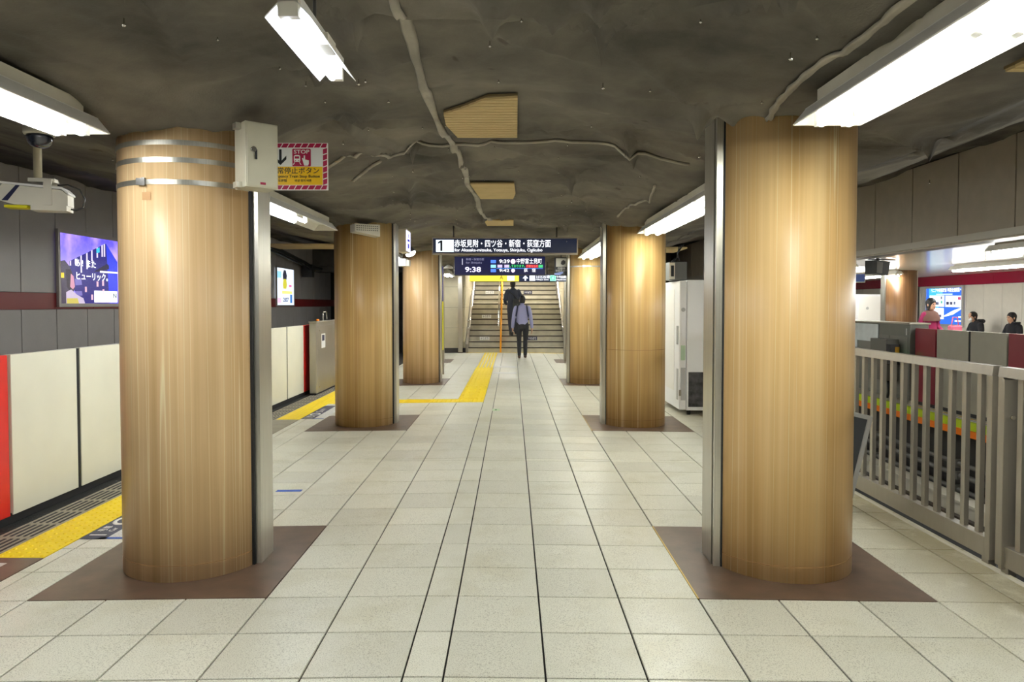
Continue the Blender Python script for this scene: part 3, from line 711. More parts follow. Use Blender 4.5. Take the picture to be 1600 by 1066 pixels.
# ------------------------------------------------------------------ exposed ribbed boards in the fabric openings
def board(label, poly, z, nrib):
    xs = [p[0] for p in poly]; ys = [p[1] for p in poly]
    t = thing('ceiling_board', label, 'ceiling board', ((min(xs) + max(xs)) / 2, min(ys), z), 0, 'ribbed boards showing through the fabric')
    ox, oy = (min(xs) + max(xs)) / 2, min(ys)
    MB().prism([(x - ox, y - oy) for x, y in poly], 0, .012, 'z').obj('board', mat('groove_shade_board', srgb(112, 94, 62), .85), t)  # backing coloured darker than the ribs to paint shade into the grooves
    m = MB(); n = nrib; yy = np.linspace(min(ys), max(ys), n + 1)
    for i in range(n):
        y0_, y1_ = yy[i] + .001, yy[i + 1] - (yy[1] - yy[0]) * .2; sp_ = []
        for ym in (y0_, y1_):
            cr = []
            for k in range(len(poly)):
                a, b = poly[k], poly[(k + 1) % len(poly)]
                if (a[1] - ym) * (b[1] - ym) < 0: cr.append(a[0] + (b[0] - a[0]) * (ym - a[1]) / (b[1] - a[1]))
            sp_.append((min(cr) - ox, max(cr) - ox, ym - oy) if len(cr) >= 2 else None)
        if all(sp_): m.prism([(sp_[0][0], sp_[0][2]), (sp_[0][1], sp_[0][2]), (sp_[1][1], sp_[1][2]), (sp_[1][0], sp_[1][2])], -.012, 0, 'z')
    m.obj('ribs', M_board, t)
board('large ragged ribbed board showing through the fabric in the middle', [(-.13, 4.0), (.03, 3.985), (.035, 4.945), (-.36, 4.945), (-.41, 4.6), (-.40, 4.33), (-.28, 4.2)], 2.578, 16)
board('middle ribbed board showing through the fabric', [(-.385, 6.82), (.02, 6.82), (.035, 7.4), (.01, 7.777), (-.33, 7.777)], 2.575, 14)
board('farthest ribbed board showing through the fabric above the black sign', [(-.37, 9.75), (.02, 9.75), (.02, 10.4), (-.35, 10.4)], 2.575, 10)
board('pale perforated board beside the fabric at the upper right corner', [(2.0, 1.9), (2.75, 1.9), (2.75, 3.02), (2.0, 3.02)], fab_at(2.4, 2.6) - .09, 20)

# ------------------------------------------------------------------ key box and emergency stop sign on the near left column
t = thing('key_box', 'beige locked steel box strapped to the near left column', 'box', (-1.35, 3.75, 2.055), R(40))
MB().bbox((-.002, -.002, 0), (.168, .15, .333), .003).obj('body', mat('beige_steel', srgb(206, 200, 178), .42, .25, noise=.05), t)
d = MB().bbox((.004, -.008, .006), (.162, -.0025, .327), .002).obj('door', mat('beige_steel', srgb(206, 200, 178)), t)
MB().tube([(.035, -.008, .19), (.035, -.022, .19)], .014, 12).obj('lock', M_chrome, d)
MB().cbox((.047, -.018, .165), (.01, .006, .05)).obj('key', M_ink, d)
MB().cbox((.085, -.009, .022), (.028, .002, .012)).obj('maker_label', M_magenta, d)
MB().box((-.03, .05, .0), (-.002, .1, .03)).box((-.03, .05, .3), (-.002, .1, .33)).obj('bracket', M_steel, t)

t = thing('emergency_stop_sign', 'red bordered yellow and white train stop button sign', 'sign', (-1.425, 4.2, 2.106))
W, H = .378, .266
MB().box((0, 0, 0), (W, .012, H)).obj('board', M_wprint, t)
st_ = MB()
bd = .026
def stripes(x0, z0, x1, z1):
    # slanted crimson stripes filling a border bar
    L = max(x1 - x0, z1 - z0); horiz = (x1 - x0) > (z1 - z0); n = int(L / .038) + 1
    for i in range(n):
        a = (x0 if horiz else z0) + i * L / n; b = a + L / n - .006
        if horiz: st_.prism([(a, z0), (b, z0), (min(b + .014, x1), z1), (min(a + .014, x1), z1)], -.0012, 0)
        else: st_.prism([(x0, a), (x1, a + .008), (x1, min(b + .008, z1)), (x0, b)], -.0012, 0)
stripes(.003, .003, W - .003, bd); stripes(.003, H - bd, W - .003, H - .003); stripes(W - bd, bd + .003, W - .003, H - bd - .003); stripes(.003, bd + .003, bd, H - bd - .003)
st_.obj('striped_border', M_magenta, t)
MB().box((bd + .003, -.001, bd + .003), (W - bd - .003, 0, .132)).obj('yellow_field', M_yprint, t)
ar = MB().box((.103, -.001, .155), (.117, 0, .23))
for s_ in (-1, 1): ar.prism([(.11, .141), (.11, .160), (.11 + s_ * .034, .194), (.11 + s_ * .034, .174)], -.001, 0)
ar.obj('arrow', M_ink, t)
MX = Matrix.Translation((.178 - .156 * 1.117, 0, .134 - .142 * 1.06)) @ Matrix.Diagonal((1.117, 1, 1.06, 1))
MB().prism([(.156, .146), (.157, .142), (.245, .142), (.25, .146), (.25, .232), (.246, .236), (.16, .236), (.156, .232)], -.001, 0, M=MX).obj('stop_square', M_magenta, t)
text('STOP', .03, M_wprint, t, (.2305, -.0015, .215), align='CENTER', bold=.012, wid=.088)
pic = MB()
pic.prism([(.166, .166), (.194, .166), (.196, .172), (.196, .196), (.19, .202), (.17, .202), (.164, .196), (.164, .172)], -.002, -.001, M=MX)
pic.prism([(.166, .163), (.17, .163), (.162, .150), (.158, .150)], -.002, -.001, M=MX).prism([(.19, .163), (.194, .163), (.202, .150), (.198, .150)], -.002, -.001, M=MX)
pic.prism([(.205, .185), (.211, .187), (.214, .176), (.214, .2), (.221, .2), (.221, .178), (.24, .174), (.24, .156), (.236, .146), (.216, .146), (.212, .16)], -.002, -.001, M=MX)
pic.obj('train_and_hand_pictogram', M_wprint, t)
MB().box((.169, -.0026, .183), (.191, -.002, .195), MX).box((.169, -.0026, .169), (.174, -.002, .174), MX).box((.186, -.0026, .169), (.191, -.002, .174), MX).obj('pictogram_window', M_magenta, t)
text('非常停止ボタン', .038, M_ink, t, (W / 2 + .002, -.0016, .107), align='CENTER', bold=.004, wid=.277)
text('Emergency Train Stop Button', .022, M_ink, t, (W / 2 + .002, -.0016, .077), align='CENTER', bold=.008, wid=.285)
text('紧急停车按钮', .017, M_ink, t, (.045, -.0016, .052), bold=.006, wid=.1)
text('비상 정지 버튼', .016, M_ink, t, (.19, -.0016, .052), bold=.006, wid=.095)
MB().box((-.03, .004, .05), (.01, .012, .07)).box((-.03, .004, .19), (.01, .012, .21)).obj('bracket', M_steel, t)

# ------------------------------------------------------------------ security cameras
t = thing('dome_camera', 'white dome security camera under the left ceiling light', 'camera', (-2.552, 4.0, 2.30))
MB().lathe([(.001, .145), (.078, .145), (.078, .078), (.074, .07), (.066, .068)], 32).obj('housing', M_offw, t)
MB().lathe([(.064, .07), (.064, .055), (.058, .03), (.044, .012), (.024, .003), (.001, 0)], 32).obj('dome', mat('smoked_dome', srgb(40, 44, 54), .05, spec=.9), t)
MB().tube([(0, 0, .14), (0, 0, .34)], .02, 12).obj('stem', M_offw, t)
t = thing('bullet_camera', 'white box security camera hanging from a pole at the left', 'camera', (-2.97, 4.63, 2.072), R(14))
t.scale = (1.14,) * 3
MB().tube([(.0, 0, .13), (.0, 0, .56)], .021, 16).obj('pole', mat('beige_pole', srgb(196, 186, 156), .45), t)
hs = MB()
hs.prism([(-.17, .02), (-.17, .09), (-.155, .11), (.13, .085), (.16, .06), (.16, .0), (-.1, .0)], -.05, .05)
hs.obj('housing', M_offw, t)
MB().prism([(-.22, .118), (-.2, .125), (.135, .1), (.165, .07), (.165, .06), (.135, .088), (-.2, .114)], -.06, .06).obj('sunshield', M_white, t)
MB().box((-.175, -.045, .02), (-.168, .045, .095)).obj('front_glass', M_glassdark, t)
MB().prism([(-.16, .02), (-.09, .105), (-.07, .105), (-.13, .02)], -.0515, -.05).obj('dark_flash', M_navy, t)
MB().box((.045, -.062, .0), (.085, -.055, .14)).box((.045, .055, .0), (.085, .062, .14)).box((.045, -.062, .135), (.085, .062, .142)).box((-.04, -.03, .13), (.09, .03, .15)).obj('mount_bracket', M_offw, t)
MB().box((-.02, -.055, -.028), (.155, .055, .0)).obj('lower_case', M_offw, t)
MB().box((-.15, -.045, -.016), (-.04, .045, -.002)).obj('yellow_label', mat('yellow_label', srgb(224, 214, 20), .5), t)
MB().tube([(.09, .02, .12), (.14, .02, .125), (.2, .02, .1), (.225, .02, .05), (.215, .02, -.0), (.18, .02, -.015), (.15, .02, -.01)], .005, 8).obj('cable', M_dark, t)

# ------------------------------------------------------------------ left platform screen doors
M_core = mat('door_core', srgb(8, 8, 10), .6)
def screen_door(label, xf, face, ya, cuts, yb, reds, pm, rm, bm2, z0, z1, thick=.05):
    t = thing('platform_screen_door', label, 'screen door', (xf, ya, 0), 0, 'platform screen doors')
    s_ = face
    def bx(y0_, y1_, z0_, z1_, d0=0., d1=thick):
        a, b = sorted((-s_ * d0, -s_ * d1)); return ((a, y0_ - ya, z0_), (b, y1_ - ya, z1_))
    seq = sorted(cuts)
    for i in range(len(seq) - 1):
        MB().bbox(*bx(seq[i] + .024, seq[i + 1] - .024, z0, z1), .004).obj('door_panel', pm, t)
        if i: MB().box(*bx(seq[i] - .0235, seq[i] + .0235, z0, z1 - .004, .008, thick)).obj('gap_shade', M_core, t)  # black strip painting shade into the open gap between panels
    for (a, b) in reds: MB().bbox(*bx(a, b, z0, z1, -.002, thick), .004).obj('end_panel', rm, t)
    MB().box(*bx(ya, yb, z0 + .01, z1 - .006, .045, thick + .02)).obj('core', bm2, t)
    MB().box(*bx(ya, yb, -.05, z0 + .012, .012, thick)).obj('threshold', M_black, t)
    return t
M_core_ = mat('door_core', srgb(8, 8, 10), .6)
screen_door('long run of cream screen door panels with red ends along the left platform edge', -3.40, 1, 4.5, [4.95, 5.751, 6.64, 7.53, 8.42, 9.31, 10.2, 11.1, 12.0], 12.44, [(4.5, 4.94), (12.01, 12.43)], M_cream, M_red, M_core, .02, 1.115)
screen_door('cream screen doors beyond the steel door housing on the left', -3.40, 1, 14.0, [14.42, 15.3, 16.2, 17.1, 18, 18.9, 19.8], 20.3, [(14.0, 14.41), (19.81, 20.3)], M_cream, M_red, M_core, .02, 1.115)
def housing(label, y0_, L):
    t = thing('door_housing', label, 'door housing', (-3.32, y0_, fz(-3.3)), 0, 'steel housings of the screen doors')
    MB().bbox((.0, 0, .03), (.12, L, 1.2), .012).obj('body', M_steel_d, t)
    MB().bbox((-.005, -.012, 1.195), (.132, L + .01, 1.215), .006).obj('top_cap', M_steel, t)
    MB().box((.005, .01, -.01), (.11, L - .01, .035)).obj('plinth', M_black, t)
    dr = MB().bbox((.118, .08, .08), (.124, L - .08, 1.14), .002).obj('service_door', M_steel_d, t)
    MB().tube([(.12, .16, 1.06), (.13, .16, 1.06)], .012, 10).tube([(.12, .16, .12), (.13, .16, .12)], .012, 10).obj('lock', M_chrome, dr)
    s_ = MB().box((.124, .3, .76), (.1255, .55, 1.0)).obj('notice', M_wprint, t)
    MB().box((.1255, .34, .88), (.1262, .5, .98)).obj('pictogram', M_navy, s_)
    MB().lathe([(.03, 0), (.03, .02), (.018, .035), (.001, .037)], 14, Matrix.Translation((.05, .35, 1.21))).obj('warning_lamp', mat('amber', srgb(240, 130, 20), .3), t)
    MB().tube([(.05, .7, 1.21), (.05, .7, 1.36), (.05, .95, 1.36), (.05, .95, 1.21)], .01, 8).obj('rail_loop', M_chrome, t)
housing('steel door housing box past the red end of the cream doors', 12.01, 1.95)
housing('steel door housing outside the lower left edge of the view', 2.5, 1.95)
# opposite side, seen from the back
M_pg = mat('grey_door_back', srgb(158, 154, 140), .38, noise=.04); M_mp = mat('maroon_panel', srgb(128, 22, 44), .35)
screen_door('grey backed screen doors with maroon ends across the track', 5.9, -1, 8.28, [8.73, 9.47, 10.22], 10.76, [(8.28, 8.72), (10.23, 10.74)], M_pg, M_mp, M_core, .05, 1.11)
t = thing('door_housing', 'grey back of the screen door housing across the track with small green lamps', 'door housing', (5.84, 10.78, 0), 0, 'steel housings of the screen doors')
M_hg = mat('housing_grey', srgb(104, 104, 96), .45, noise=.05)
MB().bbox((0, 0, .04), (.28, 2.7, 1.17), .01).obj('body', M_hg, t)
MB().bbox((-.02, -.02, 1.16), (.3, 2.72, 1.185), .006).obj('top_cap', M_steel_d, t)
for k in range(5): MB().box((-.006, .05 + .53 * k, .1), (.0, .05 + .53 * k + .5, .98)).obj('service_panel', mat('housing_panel', srgb(118, 116, 108), .5), t)
MB().box((-.02, .9, .86), (-.008, 2.1, 1.14)).box((-.022, 1.6, .74), (-.01, 2.6, 1.1)).obj('plastic_sheet', mat('milky_sheet', srgb(206, 212, 214), .3, noise=.12, nscale=5), t)
cb = MB().bbox((-.2, .28, .3), (-.01, .78, .93), .008).obj('control_box', mat('control_grey', srgb(92, 90, 82), .5), t)
MB().box((-.206, .16, .56), (-.06, .27, .86)).obj('connector', M_black, cb)
MB().box((-.13, .152, .62), (-.07, .16, .82)).obj('caution_label', mat('ochre_label', srgb(190, 140, 30), .5), cb)
MB().cbox((-.12, .15, .72), (.014, .006, .014)).cbox((-.09, .15, .72), (.014, .006, .014)).cbox((-.065, .15, .72), (.01, .006, .012)).obj('green_lamp', emat('green_led', (.1, 1, .25, 1), 6), cb)
MB().tube([(-.1, .4, .3), (-.1, .38, .12), (-.06, .5, .03)], .02, 8).tube([(-.05, .6, .3), (-.06, .62, .05)], .015, 8).obj('cable', M_black, cb)
MB().box((-.004, .08, 1.0), (.0, .1, 1.1)).obj('bright_strip', M_wprint, t)
# printed notices lying along the opposite platform edge
for k, y in enumerate((8.45, 9.0, 9.6, 10.15)):
    t = thing('edge_notice', ['printed notice plate on the far platform edge, %s of four' % q for q in ('nearest', 'second nearest', 'third nearest', 'farthest')][k], 'notice', (5.72, y, .001), 0, 'notices on the opposite platform edge')
    MB().box((0, 0, 0), (.1, .5, .003)).obj('plate', M_wprint, t)
    MB().box((.07, .0, .003), (.1, .5, .004)).obj('yellow_stripe', M_yprint, t)
    MB().box((.005, .03, .003), (.03, .47, .004)).obj('grey_print', mat('grey_print', srgb(130, 130, 140), .5), t)
# ------------------------------------------------------------------ slatted steel fence by the right track
def fence(label, ya, yb, first, wide_post):
    t = thing('platform_fence', label, 'fence', (2.76, ya, fz(2.76)), 0, 'steel fence sections by the right track')
    L = yb - ya
    MB().prism([(-.032, 1.09), (-.024, 1.145), (.03, 1.145), (.038, 1.09)], 0, L).obj('top_rail', M_steel_d, t)
    MB().bbox((-.028, .046, .035), (.034, L - .046, .15), .003).obj('bottom_rail', M_steel_d, t)
    for y in (.0, L - .045): MB().bbox((-.03, y, .03), (.036, y + .045, 1.0885), .003).obj('end_post', M_steel_d, t)
    me = MB().bbox((-.012, -.02, .148), (.018, .02, 1.095), .002).mesh('baluster', M_steel_d)
    y = first - ya
    while y < L - .06:
        if y > .06: inst('baluster', me, t, (0, y, 0))
        y += .143
    if wide_post:
        pp = MB().bbox((-.045, L - .075, .02), (.04, L - .05, 1.08), .003).obj('bolted_plate', M_steel_d, t)
        MB().tube([(.0, L - .076, .87), (.0, L - .09, .87)], .012, 10).tube([(.0, L - .076, .1), (.0, L - .09, .1)], .012, 10).obj('bolt', M_chrome, pp)
    for y in (.02, L - .1): MB().box((-.02, y, -.012), (.026, y + .06, .04)).obj('foot', M_steel_d, t)
fence('slatted steel fence section right of the near right column', 4.165, 7.03, 4.31, False)
fence('slatted steel fence section cut by the right edge of the view', 1.3, 4.115, 1.3 + .143 * .6, True)
fence('slatted steel fence section hidden behind the near right column', 7.06, 9.8, 7.15, False)
MB().box((2.70, 1.3, fz(2.7) - .004), (2.725, 9.8, fz(2.7) + .003)).obj('pale_joint', mat('pale_mortar', srgb(190, 184, 168), .8), floor)
t = thing('floor_stand', 'grey framed stand leaning between the near right column and the fence', 'stand', (2.47, 5.4, fz(2.47)), 0)
Mx = Matrix.Rotation(R(13), 4, 'Y')
fr = MB().box((-.36, -.02, .0), (.03, .02, .03), Mx).box((-.36, -.02, .66), (.03, .02, .69), Mx).box((-.36, -.02, .03), (-.33, .02, .66), Mx).box((-.0, -.02, .03), (.03, .02, .66), Mx)
fr.obj('frame', mat('grey_frame', srgb(176, 178, 178), .4), t)
MB().box((-.33, -.008, .03), (0, .008, .66), Mx).obj('infill', mat('slate', srgb(70, 74, 80), .4), t)
MB().box((-.2, .02, .0), (-.16, .3, .02)).tube([(-.18, .3, .01), (-.1, .02, .5)], .012, 8).obj('strut', M_steel_d, t)

# ------------------------------------------------------------------ vending machine beside the second right column
t = thing('vending_machine', 'white vending machine standing behind the second right column', 'vending machine', (2.25, 9.87, fz(2.5)))
MB().bbox((.10, .0, .06), (.58, 1.12, 1.82), .012).obj('cabinet', M_vend, t)
dr = MB().bbox((.0, .0, .07), (.094, 1.12, 1.81), .012).obj('door', M_vend, t)
MB().bbox((-.006, .3, .3), (.0, .95, 1.7), .002).obj('front_panel', M_white, dr)
MB().box((-.012, .06, .95), (.0, .14, 1.2)).box((-.006, .05, .2), (.0, .14, .62)).obj('coin_panel', mat('vend_grey', srgb(180, 180, 178), .5), dr)
MB().bbox((.03, -.008, .98), (.075, .0, 1.2), .003).obj('latch_cover', M_vend, dr)
MB().box((.025, -.004, .2), (.085, .0, .64)).obj('vent_grille', mat('vend_vent', srgb(186, 186, 186), .6), dr)
MB().box((.02, -.004, .74), (.08, -.001, .94)).obj('green_notice', mat('pale_green', srgb(190, 214, 186), .5), dr)
MB().tube([(.05, -.006, 1.42), (.05, .0, 1.42)], .028, 14).obj('lock', mat('vend_grey', srgb(180, 180, 178)), dr)
MB().box((.0, -.006, .26), (.03, .02, .34)).obj('hinge', M_steel_d, dr)
pw_ = MB().box((.095 + .03, -.004, .11), (.40, .0, .58)).obj('dark_poster', mat('murky_print', srgb(66, 64, 66), .4, noise=.9, nscale=11), t)
for s_ in ((.14, .04), (.5, .04), (.14, 1.05), (.5, 1.05)): MB().cyl(s_, .025, .0, .062, 10).obj('foot', M_black, t)
t = thing('junction_box', 'grey junction box with coiled cables above the white vending machine', 'box', (2.16, 10.1, 1.79))
MB().bbox((0, 0, 0), (.24, .3, .25), .006).obj('body', mat('pale_grey_box', srgb(104, 104, 100), .5), t)
MB().box((.02, -.006, .05), (.06, 0, .2)).obj('dark_label', M_ink, t)
MB().box((.0, -.004, .012), (.075, .0, .238)).obj('front_plate', M_offw, t)
cab = MB()
for k in range(3): cab.tube([(.05 + .02 * k, .1, .25), (.1 + .05 * math.sin(k), .12, .31 + .02 * k), (.17, .15, .28), (.13, .1, .33 + .02 * k), (.16 + .03 * k, .12, .5)], .007, 7)
cab.obj('cable', M_black, t)

# ------------------------------------------------------------------ illuminated screens on the left wall
def grad_emit(name, stops, k):
    m = bpy.data.materials.new(name); m.use_nodes = True; nt = m.node_tree; b = nt.nodes['Principled BSDF']
    tc = nt.nodes.new('ShaderNodeTexCoord'); sp = nt.nodes.new('ShaderNodeSeparateXYZ'); nt.links.new(tc.outputs['Generated'], sp.inputs[0])
    r = ramp(nt, stops); nt.links.new(sp.outputs['Z'], r.inputs[0]); b.inputs['Base Color'].default_value = (.02, .02, .02, 1)
    n = nt.nodes.new('ShaderNodeTexNoise'); n.inputs['Scale'].default_value = 2.2; n.inputs['Detail'].default_value = 4; nt.links.new(tc.outputs['Object'], n.inputs['Vector'])
    mx = nt.nodes.new('ShaderNodeMix'); mx.data_type = 'RGBA'; mx.inputs['B'].default_value = srgb(214, 176, 232)
    rr = ramp(nt, [(.45, (0, 0, 0, 1)), (.75, (.8, .8, .8, 1))]); nt.links.new(n.outputs['Fac'], rr.inputs[0]); nt.links.new(rr.outputs[0], mx.inputs['Factor'])
    nt.links.new(r.outputs[0], mx.inputs['A']); nt.links.new(mx.outputs['Result'], b.inputs['Emission Color']); b.inputs['Emission Strength'].default_value = k
    return m
def E_(r, g, b, k=1.): return emat('glow_%d_%d_%d_%d' % (r, g, b, k * 100), srgb(r, g, b), k)
def screen_frame(t, W, H, fw, mfr):
    MB().box((0, -.03, 0), (W, .01, fw)).box((0, -.03, H - fw), (W, .01, H)).box((0, -.03, fw), (fw, .01, H - fw)).box((W - fw, -.03, fw), (W, .01, H - fw)).obj('frame', mfr, t)
M_frame = mat('screen_frame', srgb(186, 180, 174), .35, .3)
t = thing('advertising_screen', 'glowing purple advertising screen with a dark blue building on the left wall', 'screen', (-6.475, 10.47, 1.42), PI / 2)
W1, H1 = 1.72, 1.115
screen_frame(t, W1, H1, .05, M_frame)
disp = MB().box((.05, -.012, .05), (W1 - .05, .0, H1 - .05)).obj('display', grad_emit('screen_sky', [(.0, srgb(70, 60, 190)), (.45, srgb(168, 150, 248)), (.75, srgb(120, 108, 240)), (1, srgb(80, 70, 226))], 1.5), t)
def P1(x, y):
    u = 80 + x * 120 / 853; Yw = 6.475 * 1148.3 / (800 - u); lx = Yw - 10.47
    a = (x - 75) / 660.; top = 142 + a * 103; bot = 948 + a * 6
    return (min(max(lx, .05), W1 - .05), .05 + (H1 - .1) * (1 - (y - top) / (bot - top)))
def poly1(pts, name, m, d):
    return MB().prism([P1(*p) for p in pts], -.012 - d, -.0115 - d + .0004).obj(name, m, disp)
poly1([(200, 470), (610, 270), (735, 560), (735, 950), (330, 950), (255, 800), (205, 600)], 'printed_building', E_(34, 28, 120, 1.1), .001)
poly1([(612, 270), (735, 480), (735, 950), (640, 950)], 'printed_facade', E_(46, 60, 214, 1.2), .0015)
for i, (xa, ya, yb) in enumerate(((205, 470, 520), (262, 445, 500), (325, 410, 600), (390, 380, 560), (445, 350, 470), (505, 320, 430), (560, 290, 420), (585, 280, 420))):
    MB().prism([P1(xa, ya), P1(xa + 16, ya - 8), P1(xa + 16, yb), P1(xa, yb)], -.0142, -.0138).obj('printed_stripe', E_(214, 204, 240, 1.2), disp)
poly1([(505, 330), (540, 312), (540, 370), (505, 380)], 'printed_emblem', E_(60, 190, 230, 1.2), .0025)
poly1([(470, 590), (620, 500), (640, 520), (640, 560), (520, 590)], 'printed_canopy', E_(24, 18, 60, 1.), .002)
poly1([(540, 578), (735, 595), (735, 612), (540, 600)], 'printed_white_beam', E_(244, 244, 255, 1.3), .0025)
poly1([(85, 470), (150, 458), (205, 530), (240, 640), (255, 790), (180, 950), (85, 950)], 'printed_vehicle', E_(70, 60, 84, .9), .0022)
poly1([(92, 598), (140, 600), (140, 660), (92, 655)], 'printed_yellow_box', E_(244, 206, 40, 1.1), .003)
poly1([(160, 560), (215, 560), (245, 650), (255, 780), (200, 800), (170, 760)], 'printed_hair', E_(40, 26, 52, .8), .003)
poly1([(215, 610), (245, 640), (258, 760), (235, 790), (205, 760)], 'printed_face', E_(214, 150, 176, 1.), .0034)
poly1([(160, 820), (215, 790), (280, 850), (350, 890), (368, 950), (160, 950)], 'printed_shirt', E_(206, 190, 216, 1.), .0034)
poly1([(165, 890), (285, 890), (300, 950), (165, 950)], 'printed_bag', E_(206, 190, 90, 1.), .0038)
for (x, y) in ((380, 760), (448, 850), (510, 700), (572, 690), (575, 790)): poly1([(x - 10, y), (x + 10, y), (x + 10, y + 60), (x - 10, y + 60)], 'printed_window', E_(240, 190, 210, 1.), .003)
poly1([(260, 670), (330, 670), (338, 740), (262, 745)], 'printed_mirror', E_(120, 110, 190, 1.), .003)
poly1([(262, 810), (335, 810), (340, 860), (264, 860)], 'printed_mirror', E_(120, 110, 190, 1.), .003)
poly1([(472, 805), (728, 815), (728, 940), (472, 938)], 'printed_card', E_(250, 250, 255, 1.3), .003)
E_w = E_(250, 250, 255, 1.5)
def txt1(s, x, y, size, m, wx, d=.006):
    a = P1(x, y); b = P1(x + wx, y); return text(s, size, m, disp, (a[0], -.012 - d, a[1]), wid=b[0] - a[0], bold=.012)
txt1('あ', 258, 490, .13, E_w, 50); txt1('!', 338, 496, .13, E_w, 8); txt1('また', 378, 505, .13, E_w, 105); txt1('ヒューリック。', 262, 640, .13, E_w, 350); txt1('N', 678, 868, .1, E_(30, 90, 110, .8), 34)

t = thing('advertising_screen', 'white advertising screen with a yellow figure on the far left wall', 'screen', (-6.475, 20.17, 1.40), PI / 2)
screen_frame(t, 1.64, 1.115, .04, M_frame)
disp = MB().box((.04, -.012, .04), (1.6, .0, 1.075)).obj('display', E_(226, 238, 250, 1.25), t)
MB().prism([(.62, .5), (.9, .5), (.96, .62), (.9, .78), (.64, .78), (.58, .62)], -.0135, -.013).obj('printed_yellow_figure', E_(214, 206, 70, 1.), disp)
MB().prism([(.6, .76), (.92, .76), (.96, .88), (.86, 1.03), (.68, 1.03), (.58, .9)], -.0135, -.013).obj('printed_dark_hair', E_(60, 60, 74, .8), disp)
MB().box((.5, -.0135, .36), (1.45, -.013, .44)).obj('printed_headline', E_(226, 220, 130, 1.2), disp)
MB().box((.1, -.0135, .1), (.4, -.013, .24)).obj('printed_pink', E_(240, 190, 214, 1.2), disp)
MB().box((1.25, -.0135, .1), (1.45, -.013, .34)).obj('printed_bottle', E_(70, 130, 200, 1.), disp)
MB().box((1.15, -.0135, .56), (1.4, -.013, .62)).obj('printed_red', E_(236, 110, 170, 1.), disp)
MB().box((.08, -.0135, .8), (.45, -.013, .98)).obj('printed_blue', E_(150, 210, 250, 1.2), disp)
text('2007', .17, E_(40, 60, 130, .8), disp, (.6, -.0137, .18), wid=.5, bold=.02)

# ------------------------------------------------------------------ hanging signs
def hangers(t, xs, y, z0, xw, yw, zw):
    m = MB()
    for x in xs: m.tube([(x, y, z0), (x, y, max(z0 + .05, fab_at(xw + x, yw) - zw + .04))], .012, 8)
    m.obj('hanger', M_dark, t)
t = thing('direction_sign', 'long black lit sign with platform number 1 and white station names', 'sign', (-1.139, 10.5, 2.168))
W, H = 2.078, .242
M_sf = mat('sign_frame', srgb(150, 142, 130), .4, .5)
MB().box((0, 0, 0), (W, .16, .022)).box((0, 0, H - .016), (W, .16, H)).box((0, 0, .022), (.016, .16, H - .016)).box((W - .016, 0, .022), (W, .16, H - .016)).box((.016, .15, .02), (W - .016, .16, H - .016)).obj('frame', M_sf, t)
MB().box((.016, .004, .022), (W - .016, .15, H - .016)).obj('face', emat('sign_navy', srgb(20, 28, 50), .9), t)
nb = MB().bbox((.055, .001, .038), (.31, .005, H - .034), .0015).obj('number_plate', E_(226, 240, 255, 1.6), t)
MB().prism([(.118, .05), (.148, .05), (.148, .2), (.122, .2), (.085, .175), (.085, .15), (.118, .17)], .0, .001).obj('numeral', M_ink, nb)
rg = MB()
for (cx, cz, r0, r1) in ((.205, .165, .03, .022),): rg.loft([[(cx + r * math.cos(k * PI / 12), y, cz + r * math.sin(k * PI / 12)) for k in range(24)] for r, y in ((r0, .0008), (r0, .0002), (r1, .0002), (r1, .0008))], cap=False)
rg.obj('line_ring', E_(240, 206, 214, 1.4), nb)
text('M', .035, E_(240, 206, 214, 1.4), nb, (.205, .0, .165), align='CENTER', bold=.01)
E_sw = E_(246, 248, 255, 1.7)
text('赤坂見附・四ツ谷・新宿・荻窪方面', .115, E_sw, t, (.318, .002, .148), wid=1.37, bold=.004)
text('for Akasaka-mitsuke, Yotsuya, Shinjuku, Ogikubo', .062, E_sw, t, (.322, .002, .062), wid=1.25, bold=.006)
hangers(t, (.3, 1.78), .08, H, -1.139, 10.5, 2.168)

t = thing('departure_display', 'dark blue train departure display showing times below the black sign', 'display', (-1.095, 14.0, 2.01))
W, H = 1.728, .36
MB().box((0, 0, 0), (W, .14, H)).obj('case', M_dark, t)
MB().box((-.012, .0, .0), (.0, .14, H)).box((W, 0, 0), (W + .012, .14, H)).obj('edge_trim', M_chrome, t)
fc = MB().box((.01, -.004, .012), (W - .01, .0, H - .01)).obj('screen', emat('display_navy', srgb(14, 18, 66), .8), t)
text('1', .17, E_(226, 226, 240, 1.), fc, (.12, -.006, .25), sx=.75)
text('for Shinjuku', .052, E_(150, 150, 180, 1.), fc, (.22, -.006, .24), wid=.3)
text('新宿・荻窪方面', .05, E_(150, 150, 180, 1.), fc, (.22, -.006, .30), wid=.34)
text('9:38', .135, E_(226, 220, 255, 1.8), fc, (.2, -.006, .105), wid=.3, bold=.015)
for (z, w_, c_) in ((.262, .1, (80, 130, 255)), (.17, .1, (140, 210, 255)), (.09, .1, (80, 130, 255))): MB().box((.69, -.006, z - .03), (.69 + w_, -.004, z + .03)).obj('service_block', E_(*c_, 1.3), fc)
for x in (.82, .95): MB().box((x, -.006, .145), (x + .09, -.004, .2)).obj('service_block', E_(206, 190, 240, 1.2), fc)
text('9:39', .095, E_w, fc, (.85, -.006, .262), wid=.2, bold=.012)
for z in (.262, .09): MB().cyl((1.115, 0), .046 if z > .2 else .036, 0, .003, 20, Matrix.Translation((0, -.004, z)) @ Matrix.Rotation(PI / 2, 4, 'X') @ Matrix.Translation((0, 0, 0))).obj('line_dot', E_(250, 214, 236, 1.6), fc)
text('中野富士見町', .105, E_w, fc, (1.175, -.006, .262), wid=.48, bold=.004)
text('しております。', .06, E_(60, 230, 110, 1.3), fc, (1.03, -.006, .172), wid=.3, bold=.01)
